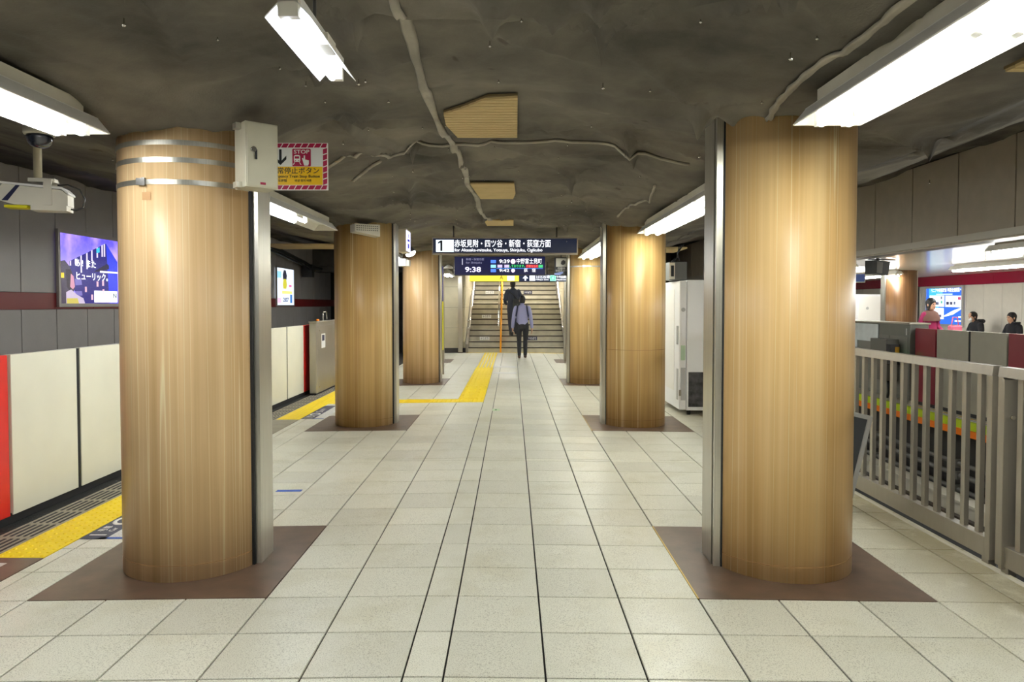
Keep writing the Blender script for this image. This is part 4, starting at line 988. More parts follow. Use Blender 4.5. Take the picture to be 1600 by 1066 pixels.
MB().box((1.36, -.0055, .142), (1.59, -.004, .2)).obj('red_band', E_(190, 20, 50, 1.1), fc)
text('不審なもの', .055, E_(255, 120, 100, 1.2), fc, (1.365, -.007, .172), wid=.22)
MB().box((1.6, -.0055, .145), (1.68, -.004, .198)).obj('green_band', E_(60, 200, 120, 1.2), fc)
MB().box((.8, -.0055, .125), (1.68, -.004, .135)).obj('blue_line', E_(60, 130, 220, 1.2), fc)
text('9:42', .08, E_w, fc, (.85, -.006, .09), wid=.19, bold=.012)
text('荻　窪', .075, E_w, fc, (1.32, -.006, .09), wid=.22, bold=.004)
hangers(t, (.3, 1.4), .07, H, -1.095, 14, 2.01)

t = thing('exit_sign', 'yellow and navy lit sign with a green ring hanging before the stairs', 'sign', (-.99, 17.5, 1.997))
t.scale = (.875,) * 3
W, H = 2.62, .2
MB().box((0, .01, 0), (W, .12, H)).obj('case', M_dark, t)
MB().box((-.02, -.002, .008), (1.32, .01, H - .006)).obj('yellow_face', E_(250, 226, 70, 1.25), t)
MB().box((1.325, -.002, .008), (W - .01, .01, H - .006)).obj('navy_face', emat('sign_navy2', srgb(22, 34, 66), 1.), t)
text('A', .15, M_ink, t, (.8, -.004, .11), sx=.9)
MB().box((1.0, -.004, .03), (1.2, -.002, H - .04)).obj('white_block', E_(250, 250, 240, 1.4), t)
MB().prism([(1.42, .09), (1.475, .09), (1.475, .03), (1.515, .03), (1.515, .09), (1.57, .09), (1.495, .175)], -.004, -.002).obj('arrow', E_sw, t)
MB().bbox((1.61, -.005, .025), (1.76, -.002, .17), .001).obj('white_block', E_sw, t)
text('日比谷線', .1, E_sw, t, (1.78, -.004, .125), wid=.36, bold=.004); text('Hibiya Line', .05, E_sw, t, (1.78, -.004, .055), wid=.34, bold=.012)
MB().bbox((2.165, -.005, .02), (2.325, -.002, .175), .001).obj('green_plate', E_(150, 236, 206, 1.4), t)
rg = MB().loft([[(2.245 + r * math.cos(k * PI / 12), y, .097 + r * math.sin(k * PI / 12)) for k in range(24)] for r, y in ((.065, -.0058), (.065, -.005), (.042, -.005), (.042, -.0058))], cap=False)
rg.obj('green_ring', E_(20, 170, 130, 1.1), t)
text('千代田線', .085, E_sw, t, (2.335, -.004, .125), wid=.26, bold=.004); text('Chiyoda Line', .045, E_sw, t, (2.335, -.004, .055), wid=.26, bold=.012)
hangers(t, (.5, 2.1), .06, H, -.99, 17.5, 1.96)

t = thing('notice_board', 'small black sign with a face picture beside the departure display', 'sign', (.803, 13.95, 2.0))
MB().box((0, 0, 0), (.27, .03, .345)).obj('board', mat('black_board', srgb(26, 28, 38), .4), t)
pc = MB().box((.03, -.003, .17), (.24, 0, .33)).obj('picture', mat('grey_picture', srgb(206, 206, 200), .5), t)
MB().prism([(.12, .22), (.16, .2), (.2, .22), (.21, .27), (.17, .3), (.13, .27)], -.005, -.003).obj('printed_cap', M_ink, pc)
text('作動中', .05, M_wprint, t, (.135, -.002, .135), align='CENTER'); text('防犯カメラ', .045, M_wprint, t, (.135, -.002, .09), align='CENTER')
MB().prism([(.0, .02), (.1, .01), (.17, .05), (.16, .08), (.06, .06), (.0, .05)], -.004, 0).obj('pale_blue_flash', mat('pale_blue', srgb(150, 170, 236), .4), t)
hangers(t, (.13,), .015, .345, .803, 13.95, 2.0)

# ------------------------------------------------------------------ fittings on and near the left columns
t = thing('speaker_box', 'cream perforated speaker box on the second left column', 'speaker', (-1.66, 8.58, 2.25), R(28))
MB().prism([(-.17, .05), (.13, .0), (.13, .14), (-.17, .14)], .0, .2).obj('case', M_offw, t)
g_ = MB()
for i in range(11):
    for j in range(3): g_.cbox((-.145 + .024 * i, -.001, .068 + .024 * j), (.011, .003, .011))
g_.obj('perforations', M_dark, t)
MB().cbox((.131, .1, .09), (.004, .02, .02)).obj('knob', M_dark, t)
t = thing('light_sign', 'small lit sign box hanging beside the second left column', 'sign', (-1.50, 9.72, 2.15))
MB().box((0, 0, 0), (.1, .42, .31)).obj('case', M_offw, t)
lf = MB().box((.1, .02, .02), (.106, .4, .29)).obj('lit_face', E_(226, 224, 255, 1.5), t)
MB().box((.106, .15, .06), (.108, .26, .12)).box((.106, .12, .15), (.108, .3, .18)).box((.106, .18, .2), (.108, .22, .25)).obj('blue_print', E_(60, 60, 190, 1.), lf)
MB().box((.02, .1, .3), (.08, .3, .42)).obj('mount', M_black, t)
t = thing('flood_lamp', 'small glaring flood lamp above the third left column', 'lamp', (-1.56, 11.3, 2.25))
MB().lathe([(.02, .09), (.06, .07), (.085, .0)], 20, Matrix.Rotation(R(-25), 4, 'Y')).obj('reflector', M_dark, t)
MB().lathe([(.078, -.004), (.076, -.03), (.05, -.05), (.001, -.058)], 20, Matrix.Rotation(R(-25), 4, 'Y')).obj('bulb', emat('flood_bulb', (.9, .93, 1, 1), 14), t)
MB().tube([(.0, 0, .08), (0, 0, .2)], .012, 8).obj('stem', M_dark, t)
t = thing('control_box', 'small white box below the flood lamp by the third left column', 'box', (-1.74, 11.6, 2.06), R(-8))
MB().bbox((-.07, 0, 0), (.07, .1, .12), .006).obj('body', M_white, t)
MB().bbox((.07, .01, .0), (.12, .1, .1), .006).obj('side_case', M_offw, t)
MB().tube([(0, .05, .12), (.0, .05, .43)], .008, 8).obj('stem', M_dark, t)
t = thing('pole_sign', 'narrow upright sign strip, purple above yellow, past the third left column', 'sign', (-1.475, 15.4, .5))
MB().box((0, 0, 0), (.03, .12, 1.02)).obj('yellow_strip', mat('bright_yellow', srgb(236, 226, 30), .4), t)
MB().box((0, 0, 1.02), (.03, .12, 1.75)).obj('purple_strip', mat('purple_strip', srgb(84, 84, 150), .4), t)
MB().box((-.01, .02, -.53), (.04, .1, 0)).obj('base', M_steel_d, t)
MB().lathe([(.1, 0), (.1, .03), (.02, .08)], 16, Matrix.Translation((.12, .3, 1.72))).obj('cone_shade', M_white, t)
t = thing('steel_post', 'square steel post in front of the beige pier left of the stairs', 'post', (-1.63, 22.22, -.02))
MB().bbox((0, 0, 0), (.13, .13, 2.36), .006).obj('shaft', M_steel, t)
MB().box((-.01, -.01, .0), (.14, .14, .03)).obj('base_plate', M_dark, t)
tag(MB().tube([(-6.3, 17.5, 3.1), (-6.3, 19.8, 2.95), (-6.25, 22.2, 2.72), (-6.2, 22.9, 2.6), (-6.2, 23.9, 2.6)], .05, 10).tube([(-6.3, 17.5, 2.98), (-6.3, 19.8, 2.84), (-6.25, 22.2, 2.62), (-6.2, 22.8, 2.5)], .03, 8).box((-6.45, 22.6, 2.3), (-6.15, 22.9, 2.68)).obj('conduit', M_dark), 'dark conduit sloping down the far left wall', 'conduit')
tag(MB().bbox((-6.5, 24.2, 2.52), (-3.0, 24.8, 2.72), .01).box((-6.5, 24.0, 2.72), (-4.5, 24.8, 3.3)).obj('cross_beam', M_concrete), 'pale concrete beam crossing the left track at the far end', 'beam')
b_ = tag(MB().bbox((-4.6, 13.6, 2.55), (-3.2, 14.6, 2.58), .004).obj('ceiling_board', M_board), 'pale board under the fabric over the left track', 'ceiling board')
tag(MB().bbox((1.9, 12.2, 2.38), (2.9, 13.2, 2.41), .004).obj('ceiling_board', M_board), 'pale slatted board over the white vending machine', 'ceiling board')

# ------------------------------------------------------------------ floor stickers
def flat(name, x0, y0_, x1, y1_, m, label=None, cat='sticker', parent=None, dz=.0016):
    vs = [(x, y, fz(x) + dz + h) for h in (0, .0008) for (x, y) in ((x0, y0_), (x1, y0_), (x1, y1_), (x0, y1_))]
    o = MB().add(vs, [(4, 5, 6, 7), (0, 1, 5, 4), (1, 2, 6, 5), (2, 3, 7, 6), (3, 0, 4, 7)]).obj(name, m, parent)
    if label: tag(o, label, cat)
    return o
def floor_sign(y0_, lab):
    t = thing('floor_sticker', lab, 'sticker', (-2.74, y0_, fz(-2.6) + .0018), 0, 'boarding point stickers on the floor')
    MB().box((.005, .02, 0), (.17, 1.25, .001)).obj('navy_panel', M_navy, t)
    MB().box((.17, .06, 0), (.30, 1.25, .0008)).obj('white_panel', M_tile_new, t)
    MB().box((.12, .02, .0), (.30, .055, .001)).obj('blue_edge', M_blue, t)
    text('1', .15, M_wprint, t, (.088, .06, .0016), rot=(0, 0, PI / 2), bold=.01)
    text('号車', .06, M_wprint, t, (.06, .17, .0016), rot=(0, 0, PI / 2)); text('Car', .05, M_wprint, t, (.12, .17, .0016), rot=(0, 0, PI / 2))
    rg = MB().loft([[(.088 + r * math.cos(k * PI / 12), .42 + 1.5 * r * math.sin(k * PI / 12), z) for k in range(24)] for r, z in ((.07, .001), (.07, .0018), (.045, .0018), (.045, .001))], cap=False)
    rg.obj('white_ring', M_wprint, t)
    text('2', .13, M_wprint, t, (.088, .62, .0016), rot=(0, 0, PI / 2), bold=.01); text('番ドア', .07, M_wprint, t, (.088, .75, .0016), rot=(0, 0, PI / 2))
floor_sign(4.58, 'navy and white boarding sticker on the floor left of the near left column')
floor_sign(9.45, 'navy and white boarding sticker on the floor beside the second left column')
flat('floor_tape', -1.86, 5.73, -1.66, 5.79, M_blue, 'short blue tape on the floor behind the near left column', 'tape')
t = thing('floor_sticker', 'small pale green sticker on the floor of the aisle', 'sticker', (-.27, 10.0, .002))
MB().box((0, 0, 0), (.1, .2, .001)).obj('sheet', mat('pale_green2', srgb(206, 226, 190), .5), t); MB().box((.035, .05, .001), (.06, .15, .0014)).obj('print', mat('green_print', srgb(80, 130, 60), .5), t)
flat('white_strip', -.42, 15.45, .11, 15.75, M_tile_new, 'white patch strip across the aisle floor', 'floor patch')
flat('white_strip', -.42, 16.9, .11, 17.3, M_tile_new, 'second white patch on the aisle floor nearer the stairs', 'floor patch')

# ------------------------------------------------------------------ stair rails and step stickers
def slope_pts(x, h, n0=0, n1=20):
    return [(x, stepy(n0) , RI * (n0 + 1) + h), (x, stepy(9) + .1, RI * 10 + h), (x, stepy(10) - .1, RI * 11 + h - .05), (x, stepy(n1), RI * (n1 + 1) + h)]
for (x, lab, s_) in ((-1.27, 'chrome handrail along the left stair wall', -1), (1.53, 'chrome handrail along the right stair wall', 1)):
    t = thing('handrail', lab, 'handrail', (x, SY, 0), 0, 'handrails of the stairs')
    for h in (.62, .84):
        pts = [(0, p[1] - SY, p[2]) for p in slope_pts(x, h)]
        pts = [(s_ * .08, pts[0][1] - .12, pts[0][2] - .03), (0, pts[0][1] - .12, pts[0][2] - .03)] + pts
        MB().tube(pts, .02, 10).obj('rail', M_chrome, t)
    for n in range(1, 20, 3): MB().tube([(0, stepy(n) - SY, RI * (n + 1) + .60), (s_ * .09, stepy(n) - SY, RI * (n + 1) + .56)], .01, 6).obj('bracket', M_chrome, t)
t = thing('handrail', 'chrome rail on orange posts dividing the stairs', 'handrail', (-.36, SY, 0), 0, 'handrails of the stairs')
for n in range(0, 20, 4):
    MB().tube([(0.02, stepy(n) - SY + .12, RI * (n + 1)), (0.02, stepy(n) - SY + .12, RI * (n + 1) + .86)], .026, 10).obj('post', M_orange, t)
for (dx, h, m_) in ((-.05, .86, M_chrome), (-.05, .64, M_chrome)):
    MB().tube([(dx, p[1] - SY + (.02 if i == 0 else 0), p[2]) for i, p in enumerate(slope_pts(0, h))], .02, 10).obj('rail', m_, t)
pl_ = [(p[1] - SY, p[2] - .0) for p in slope_pts(0, .0)]
MB().prism([(a, b) for a, b in pl_] + [(a, b + .12) for a, b in pl_[::-1]], -.01, .04, 'x').box((-.01, -.03, -.0), (.04, .03, RI + .14)).obj('base_strip', M_orange, t)
def step_note(n, x, txt_, m, mt, lab):
    t = thing('stair_sticker', lab, 'sticker', (x, stepy(n) - .0135, RI * n + .02), 0, 'direction stickers on the stair risers')
    MB().box((0, 0, 0), (.3, .0015, .105)).obj('sheet', m, t)
    text(txt_, .085, mt, t, (.15, -.001, .05), align='CENTER', wid=.24, bold=.01)
step_note(2, -1.0, '↓くだり', M_wprint, M_ink, 'lowest white sticker on the left stair risers')
step_note(6, -.98, '↓くだり', M_wprint, M_ink, 'middle white sticker on the left stair risers')
step_note(11, -.95, '↓くだり', M_wprint, M_ink, 'highest white sticker on the left stair risers')
step_note(2, .48, '↑のぼり', M_navy, M_wprint, 'lower navy sticker on the stair riser behind the lavender shirt')
step_note(11, .42, '↑のぼり', M_navy, M_wprint, 'higher navy sticker on the stair riser beside the dark suit')

# ------------------------------------------------------------------ opposite platform things
t = thing('column', 'dark wood column on the opposite platform behind the loudspeaker', 'column', (9.42, 17.9, 0))
MB().cyl((0, 0), .385, 0, 2.27, 48).obj('wood_cladding', M_wood3, t)
MB().box((.3, -.1, 0), (.4, .1, 2.27)).box((-.4, -.1, 0), (-.3, .1, 2.27)).obj('cover_panel', M_steel, t)
t = thing('loudspeaker', 'dark loudspeaker hanging under the opposite ceiling left of the dark column', 'speaker', (6.45, 13.0, 1.97), R(20))
MB().prism([(-.16, .02), (.12, .0), (.17, .24), (-.16, .26)], -.12, .12).obj('cabinet', mat('speaker_grey', srgb(58, 58, 60), .6), t)
MB().prism([(-.14, .04), (-.02, .03), (.0, .22), (-.14, .24)], -.124, -.12).obj('grille', mat('speaker_side', srgb(112, 110, 106), .6), t)
MB().tube([(0, 0, .25), (0, 0, .3)], .03, 8).box((-.2, -.015, .27), (.4, .015, .29)).obj('mount', M_dark, t)
t = thing('direction_sign', 'white lit sign hanging over the opposite platform left of the dark column', 'sign', (6.5, 17.6, 1.98))
MB().box((0, 0, 0), (1.95, .12, .22)).obj('case', M_sf, t)
MB().box((.02, -.004, .02), (1.93, 0, .2)).obj('face', emat('sign_navy3', srgb(30, 50, 96), 1.), t)
text('銀座・大手町・池袋方面', .13, E_sw, t, (.1, -.006, .13), wid=1.5, bold=.02); text('for Ginza, Otemachi, Ikebukuro', .06, E_sw, t, (.1, -.006, .05), wid=1.4, bold=.02)
MB().tube([(.4, .06, .22), (.4, .06, .3)], .01, 6).tube([(1.4, .06, .22), (1.4, .06, .3)], .01, 6).obj('hanger', M_dark, t)
t = thing('vending_machine', 'white machine with a pink poster on the opposite platform', 'vending machine', (9.0, 20.6, 0))
MB().bbox((0, 0, .05), (1.5, .7, 1.74), .012).obj('cabinet', M_vend, t)
po = MB().box((.02, -.01, .3), (.62, 0, 1.62)).obj('poster', mat('pink_poster', srgb(240, 210, 226), .5), t)
for k in range(16): MB().cyl((0, 0), .04 + .03 * random.random(), 0, .003, 10, Matrix.Translation((.1 + .45 * random.random(), -.011, .4 + .95 * random.random())) @ Matrix.Rotation(PI / 2, 4, 'X')).obj('printed_dot', [M_magenta, M_or, mat('pink_ink', srgb(236, 90, 150), .5)][k % 3], po)
MB().box((.7, -.01, .1), (1.4, 0, 1.68)).obj('door', M_white, t); MB().cyl((0, 0), .04, 0, .01, 14, Matrix.Translation((.95, -.01, 1.35)) @ Matrix.Rotation(PI / 2, 4, 'X')).obj('lock', mat('vend_grey', srgb(180, 180, 178)), t)
MB().box((.05, .05, 0), (1.45, .65, .05)).obj('plinth', M_black, t)
t = thing('notice_board', 'tall notice with a yellow poster left of the blue poster', 'notice board', (12.285, 22.95, .85), -PI / 2)
MB().box((0, -.02, 0), (.72, .0, 1.14)).obj('board', mat('black_board', srgb(26, 28, 38)), t)
MB().box((.02, -.026, .62), (.7, -.02, 1.12)).obj('upper_poster', M_wprint, t)
MB().box((.02, -.028, .62), (.7, -.026, .74)).obj('grey_band', mat('dark_blue_grey', srgb(84, 84, 108), .5), t)
MB().box((.02, -.026, .02), (.7, -.02, .6)).obj('yellow_poster', M_yprint, t)
MB().box((.06, -.028, .22), (.66, -.026, .52)).obj('white_field', M_wprint, t); MB().box((.1, -.03, .28), (.5, -.028, .31)).obj('red_line', M_red, t)
t = thing('poster_box', 'glowing blue poster box on the pale wall across the track', 'poster', (12.29, 21.85, .84), -PI / 2)
W2, H2 = 1.84, 1.14
screen_frame(t, W2, H2, .06, mat('pale_frame', srgb(206, 204, 200), .35, .3))
disp = MB().box((.06, -.012, .06), (W2 - .06, 0, H2 - .06)).obj('display', E_(50, 110, 226, 1.2), t)
def P2(x, y):
    u = 1430 + x * 170 / 1600.; Yw = 12.29 * 1148.3 / (u - 800); a = (x - 205) / 490.
    top = 205 - 15 * a; bot = 742 - 12 * a
    return (min(max(21.85 - Yw, .06), W2 - .06), .06 + (H2 - .12) * (1 - (y - top) / (bot - top)))
def poly2(pts, name, m, d=.001): return MB().prism([P2(*p) for p in pts], -.012 - d, -.0116 - d).obj(name, m, disp)
poly2([(205, 205), (420, 200), (330, 560), (205, 640)], 'printed_cyan', E_(70, 190, 236, 1.2), .0006)
for (x0, y0_, x1, y1_) in ((215, 310, 430, 478), (445, 310, 690, 478), (215, 500, 425, 665)): poly2([(x0, y0_), (x1, y0_ - 2), (x1, y1_), (x0, y1_)], 'printed_card', E_(236, 244, 255, 1.5), .0012)
poly2([(430, 610), (560, 530), (690, 478), (690, 500), (560, 590), (430, 630)], 'printed_white_swoosh', E_(240, 248, 255, 1.5), .0016)
for (x, y, w_, c_) in ((255, 430, 45, (60, 60, 90)), (310, 432, 40, (90, 90, 120)), (380, 410, 24, (90, 200, 170)), (460, 425, 40, (60, 60, 90)), (515, 425, 35, (70, 70, 100)), (570, 420, 25, (110, 120, 150)), (630, 350, 45, (206, 70, 120)), (380, 345, 16, (60, 60, 90)), (330, 620, 60, (90, 90, 130))): poly2([(x, y - 22), (x + w_, y - 22), (x + w_, y + 20), (x, y + 20)], 'printed_picture', E_(*c_, 1.), .002)
a = P2(235, 240); b = P2(680, 240); text('リニア中央新幹線 早期全線開業へ', .12, E_w, disp, (a[0], -.0145, a[1]), wid=b[0] - a[0], bold=.015)
poly2([(310, 282), (550, 278), (550, 300), (310, 304)], 'printed_subtitle', E_(190, 220, 250, 1.3), .002)
poly2([(640, 610), (685, 606), (685, 626), (640, 630)], 'printed_note', E_w, .002); poly2([(590, 670), (685, 666), (685, 686), (590, 690)], 'printed_note', E_w, .002)
t = thing('bench', 'plain bench along the pale wall across the track', 'bench', (11.95, 17.9, 0))
MB().bbox((-.28, -1.7, .33), (.3, 1.7, .375), .01).obj('seat', M_offw, t)
for y in (-1.5, 0, 1.5): MB().box((-.2, y - .04, 0), (.25, y + .04, .33)).obj('leg', M_steel_d, t)
# ------------------------------------------------------------------ people
M_skin = mat('skin', srgb(206, 158, 130), .55); M_hair = mat('black_hair', srgb(22, 20, 20), .6, bump=.4, bscale=90)
def person(label, mats, chains, rings, loc, rotz, vox=.0085, group=None):
    """chains: (points, radii, material index); rings: (material index, [(centre, rx, ry), ...]) lofted torso/head sections"""
    t = thing('person', label, 'person', loc, rotz, group)
    mb = MB(); segs = []
    for pts, rr, mi in chains:
        P = [Vector(p) for p in pts]; a = (P[0] - P[1]).normalized(); b = (P[-1] - P[-2]).normalized()
        pp = [P[0] + a * rr[0] * .85, P[0] + a * rr[0] * .5] + P + [P[-1] + b * rr[-1] * .5, P[-1] + b * rr[-1] * .85]
        r2 = [rr[0] * .45, rr[0] * .85] + list(rr) + [rr[-1] * .85, rr[-1] * .45]
        mb.tube(pp, r2, 12)
        for i in range(len(P) - 1): segs.append((np.array(P[i]), np.array(P[i + 1]), rr[i], rr[i + 1], 1., mi))
    for mi, rg in rings:
        rs = [[(c[0] + rx * math.cos(2 * PI * k / 20), c[1] + ry * math.sin(2 * PI * k / 20), c[2]) for k in range(20)] for c, rx, ry in rg]
        mb.loft(rs)
        for i in range(len(rg) - 1):
            (c0, a0, b0), (c1, a1, b1) = rg[i], rg[i + 1]
            segs.append((np.array(c0, float), np.array(c1, float), (a0 + b0) / 2, (a1 + b1) / 2, 1., mi))
    src = bpy.data.objects.new('tmp', mb.mesh('tmp', mats)); C.objects.link(src)
    md = src.modifiers.new('r', 'REMESH'); md.mode = 'VOXEL'; md.voxel_size = vox
    ms = src.modifiers.new('s', 'SMOOTH'); ms.factor = .5; ms.iterations = 3
    dg = bpy.context.evaluated_depsgraph_get(); dg.update()
    me = bpy.data.meshes.new_from_object(src.evaluated_get(dg)); bpy.data.objects.remove(src)
    me.materials.clear()
    for m in mats: me.materials.append(m)
    n = len(me.polygons); cen = np.empty(n * 3); me.polygons.foreach_get('center', cen); cen = cen.reshape(-1, 3)
    best = np.full(n, 1e9); idx_ = np.zeros(n, np.int32)
    for a, b, ra, rb_, k, mi in segs:
        d = b - a; L2 = max(1e-9, float(d @ d)); tt = np.clip(((cen - a) @ d) / L2, 0, 1)
        dist = np.linalg.norm(cen - (a + tt[:, None] * d), axis=1) / (ra + (rb_ - ra) * tt)
        q = dist < best; best[q] = dist[q]; idx_[q] = mi
    me.polygons.foreach_set('material_index', idx_); me.polygons.foreach_set('use_smooth', np.ones(n, bool)); me.name = 'body'
    o = bpy.data.objects.new('body', me); C.objects.link(o); o.parent = t
    return t
def hand(wrist, d, side, mi, curl=.35, spread=Vector((0, 1, 0)), inward=Vector((1, 0, 0))):
    """palm and five fingers from the wrist along d; 'spread' = thumb direction; 'inward' = curl direction"""
    w_ = Vector(wrist); d = Vector(d).normalized(); out = []
    pal = w_ + d * .075
    for k in (-1, 0, 1): out.append(([tuple(w_ + d * .01 + spread * .010 * k), tuple(pal + spread * .022 * k)], (.017, .016), mi))
    for k, L in zip((1.5, .5, -.5, -1.5), (.072, .082, .076, .058)):
        a = pal + spread * .018 * k; b = a + d * L * .45 + inward * curl * .012; c = b + d * L * .33 + inward * curl * .028; e = c + d * L * .2 + inward * curl * .03
        out.append(([tuple(a), tuple(b), tuple(c), tuple(e)], (.0105, .0098, .009, .008), mi))
    a = w_ + d * .03 + spread * .018; b = a + spread * .028 + d * .025 + inward * .008; c = b + d * .03 + spread * .008 + inward * .012
    out.append(([tuple(a), tuple(b), tuple(c)], (.0125, .0115, .0095), mi))
    return out
def head_rings(c, mi=0, tilt=(0, 0), s=1.):
    """head centre c (mid height); +y is the face side"""
    x, y, z = c; tx, ty = tilt; r = []
    for dz, rx, ry, oy in ((-.115, .03, .035, .03), (-.095, .05, .062, .024), (-.06, .062, .082, .012), (-.02, .071, .092, .004), (.03, .076, .098, .0), (.07, .07, .09, -.004), (.1, .05, .066, -.006), (.117, .022, .03, -.006)):
        r.append(((x + tx * dz, y + (oy + ty * dz) * s, z + dz * s), rx * s, ry * s))
    return (mi, r)
def hair(t, c, long=0., s=1., front=.3, mat_=None):
    """cap of hair over the skull: back and sides low, forehead free"""
    x, y, z = c; rings = []; n = 28; m = MB()
    for i in range(11):
        ph = i / 10
        ring = []
        for k in range(n):
            th = 2 * PI * k / n; fw = max(0, math.sin(th))
            low = -.085 - long + (.125 + long) * fw ** .7 if fw > 0 else -.085 - long
            zz = .128 + (low - .128) * (ph ** 1.25)
            q = max(0, 1 - ((zz - .02) / .112) ** 2) if zz > .02 else 1 - .18 * min(1, (.02 - zz) / .1)
            q = math.sqrt(max(q, .0)) if zz > .02 else q
            jit = 1 + .035 * math.sin(7 * th + 3 * i) + .02 * math.sin(13 * th + i)
            ring.append((x + (.086 * q * math.cos(th) * jit) * s, y + (-.004 + .106 * q * math.sin(th) * jit) * s, z + zz * s))
        rings.append(ring)
    m.loft(rings, cap=False)
    o = m.obj('hair', mat_ or M_hair, t); md = o.modifiers.new('th', 'SOLIDIFY'); md.thickness = .012; return o
def face_bits(t, c, s=1.):
    x, y, z = c
    for k in (-1, 1):
        MB().lathe([(.001, -.028), (.012, -.02), (.016, 0), (.014, .02), (.001, .03)], 10, Matrix.Translation((x + k * .078 * s, y - .005, z - .01)) @ Matrix.Scale(.6, 4, (1, 0, 0))).obj('ear', M_skin, t)
        MB().lathe([(.001, -.008), (.009, -.004), (.011, 0), (.009, .004), (.001, .008)], 10, Matrix.Translation((x + k * .03, y + .088 * s, z + .005))).obj('eye', M_ink, t)
    MB().prism([(.082 * s, .012), (.098 * s, -.03), (.112 * s, -.038), (.098 * s, -.048), (.08 * s, -.045)], -.012, .012, 'x', Matrix.Translation((x, y, z))).obj('nose', M_skin, t)
    MB().cbox((x, y + .088 * s, z - .066), (.04, .012, .008)).obj('mouth', mat('lips', srgb(160, 96, 88), .5), t)

# --- the man in a lavender shirt walking to the stairs, seen from behind
M_lav = mat('lavender_shirt', srgb(168, 170, 214), .7, bump=.15, bscale=18); M_trs = mat('charcoal_trousers', srgb(38, 40, 46), .75); M_shoe = mat('brown_shoe', srgb(86, 62, 50), .5)
ch = []
for s_ in (-1, 1):
    fy = -.05 if s_ < 0 else .10
    ch += [([(.085 * s_, 0, .90), (.09 * s_, .03 + fy * .2, .70), (.085 * s_, .06 + fy * .5, .50)], (.098, .082, .062), 2),
           ([(.085 * s_, .06 + fy * .5, .50), (.08 * s_, .02 + fy * .8, .30), (.08 * s_, fy - .02, .10)], (.064, .06, .05), 2),
           ([(.08 * s_, fy - .03, .055), (.082 * s_, fy + .06, .042), (.086 * s_, fy + .16, .034)], (.045, .042, .033), 3),
           ([(.165 * s_, 0, 1.37), (.205 * s_, -.01, 1.25), (.232 * s_, -.03, 1.10)], (.066, .06, .052), 1),
           ([(.232 * s_, -.03, 1.10), (.25 * s_, .0, .97), (.262 * s_, .035, .85)], (.052, .047, .042), 1),
           ([(.262 * s_, .035, .85), (.264 * s_, .04, .815)], (.027, .026), 0)]
    ch += hand((.264 * s_, .04, .81), (.02 * s_, .06, -1), s_, 0, .9 if s_ < 0 else .4, Vector((0, 1, 0)), Vector((-s_, 0, 0)))
ch += [([(0, -.005, 1.40), (0, .01, 1.50)], (.056, .052), 0)]
rg = [(2, [((0, 0, .80), .155, .10), ((0, 0, .88), .165, .112), ((0, 0, .955), .155, .108)]),
      (1, [((0, 0, .95), .162, .112), ((0, 0, 1.05), .152, .108), ((0, .0, 1.18), .165, .115), ((0, 0, 1.30), .182, .118), ((0, -.005, 1.39), .155, .095), ((0, -.005, 1.435), .085, .066), ((0, -.003, 1.455), .064, .058)]),
      head_rings((0, .03, 1.575))]
LAV = (.278, 19.94, fz(.28))
t = person('person in a lavender shirt and charcoal trousers walking toward the stairs', [M_skin, M_lav, M_trs, M_shoe], ch, rg, LAV, R(-2))
hair(t, (0, .03, 1.585)); face_bits(t, (0, .03, 1.575))
for s_ in (-1, 1):
    MB().tube([(.115 * s_, .13, 1.22), (.125 * s_, .10, 1.38), (.125 * s_, .0, 1.452), (.128 * s_, -.085, 1.40), (.142 * s_, -.105, 1.28), (.165 * s_, -.06, 1.16), (.175 * s_, .05, 1.1)], .018, 8).obj('bag_strap', M_navy, t)
MB().tube([(-.12, 0, .945), (0, -.1105, .945), (.12, 0, .945)], .004, 6).obj('belt', M_black, t)
b = thing('handbag', 'small black pouch in the hand of the person in lavender', 'bag', (LAV[0] - .275, LAV[1] + .03, .60))
MB().bbox((-.035, -.07, 0), (.035, .07, .11), .015).obj('pouch', M_black, b); MB().tube([(0, -.03, .1), (0, 0, .15), (0, .03, .1)], .006, 6).obj('loop', M_black, b)

# --- the man in a dark suit climbing the stairs
M_suit = mat('dark_suit', srgb(44, 48, 62), .8); M_bshoe = mat('black_shoe', srgb(24, 24, 26), .4)
ch = []
for s_ in (-1, 1):
    if s_ < 0:   # left leg trails, foot leaving the step below
        kn = (-.095, .02, .46); an = (-.09, -.2, .16); toe = (-.09, -.1, .03)
    else:
        kn = (.09, .16, .52); an = (.09, .12, .13); toe = (.095, .27, .05)
    ch += [([(.085 * s_, 0, .90), tuple((Vector((.085 * s_, 0, .9)) + Vector(kn)) / 2), kn], (.098, .085, .066), 2), ([kn, tuple((Vector(kn) * .55 + Vector(an) * .45)), an], (.066, .062, .052), 2),
           ([tuple(Vector(an) + Vector((0, -.02, -.05))), tuple((Vector(an) + Vector(toe)) / 2 + Vector((0, 0, -.03))), toe], (.042, .042, .034), 3),
           ([(.165 * s_, 0, 1.37), (.22 * s_, -.01, 1.24), (.245 * s_, .0, 1.10)], (.072, .066, .058), 1), ([(.245 * s_, .0, 1.10), (.23 * s_, .10, 1.02), (.20 * s_, .2, .98)], (.058, .052, .046), 1),
           ([(.20 * s_, .2, .98), (.19 * s_, .23, .97)], (.027, .026), 0)]
    ch += hand((.19 * s_, .23, .97), (-.1 * s_, .9, -.1), s_, 0, .8, Vector((0, 0, 1)), Vector((-s_, 0, 0)))
ch += [([(0, .0, 1.40), (0, .03, 1.5)], (.056, .052), 0)]
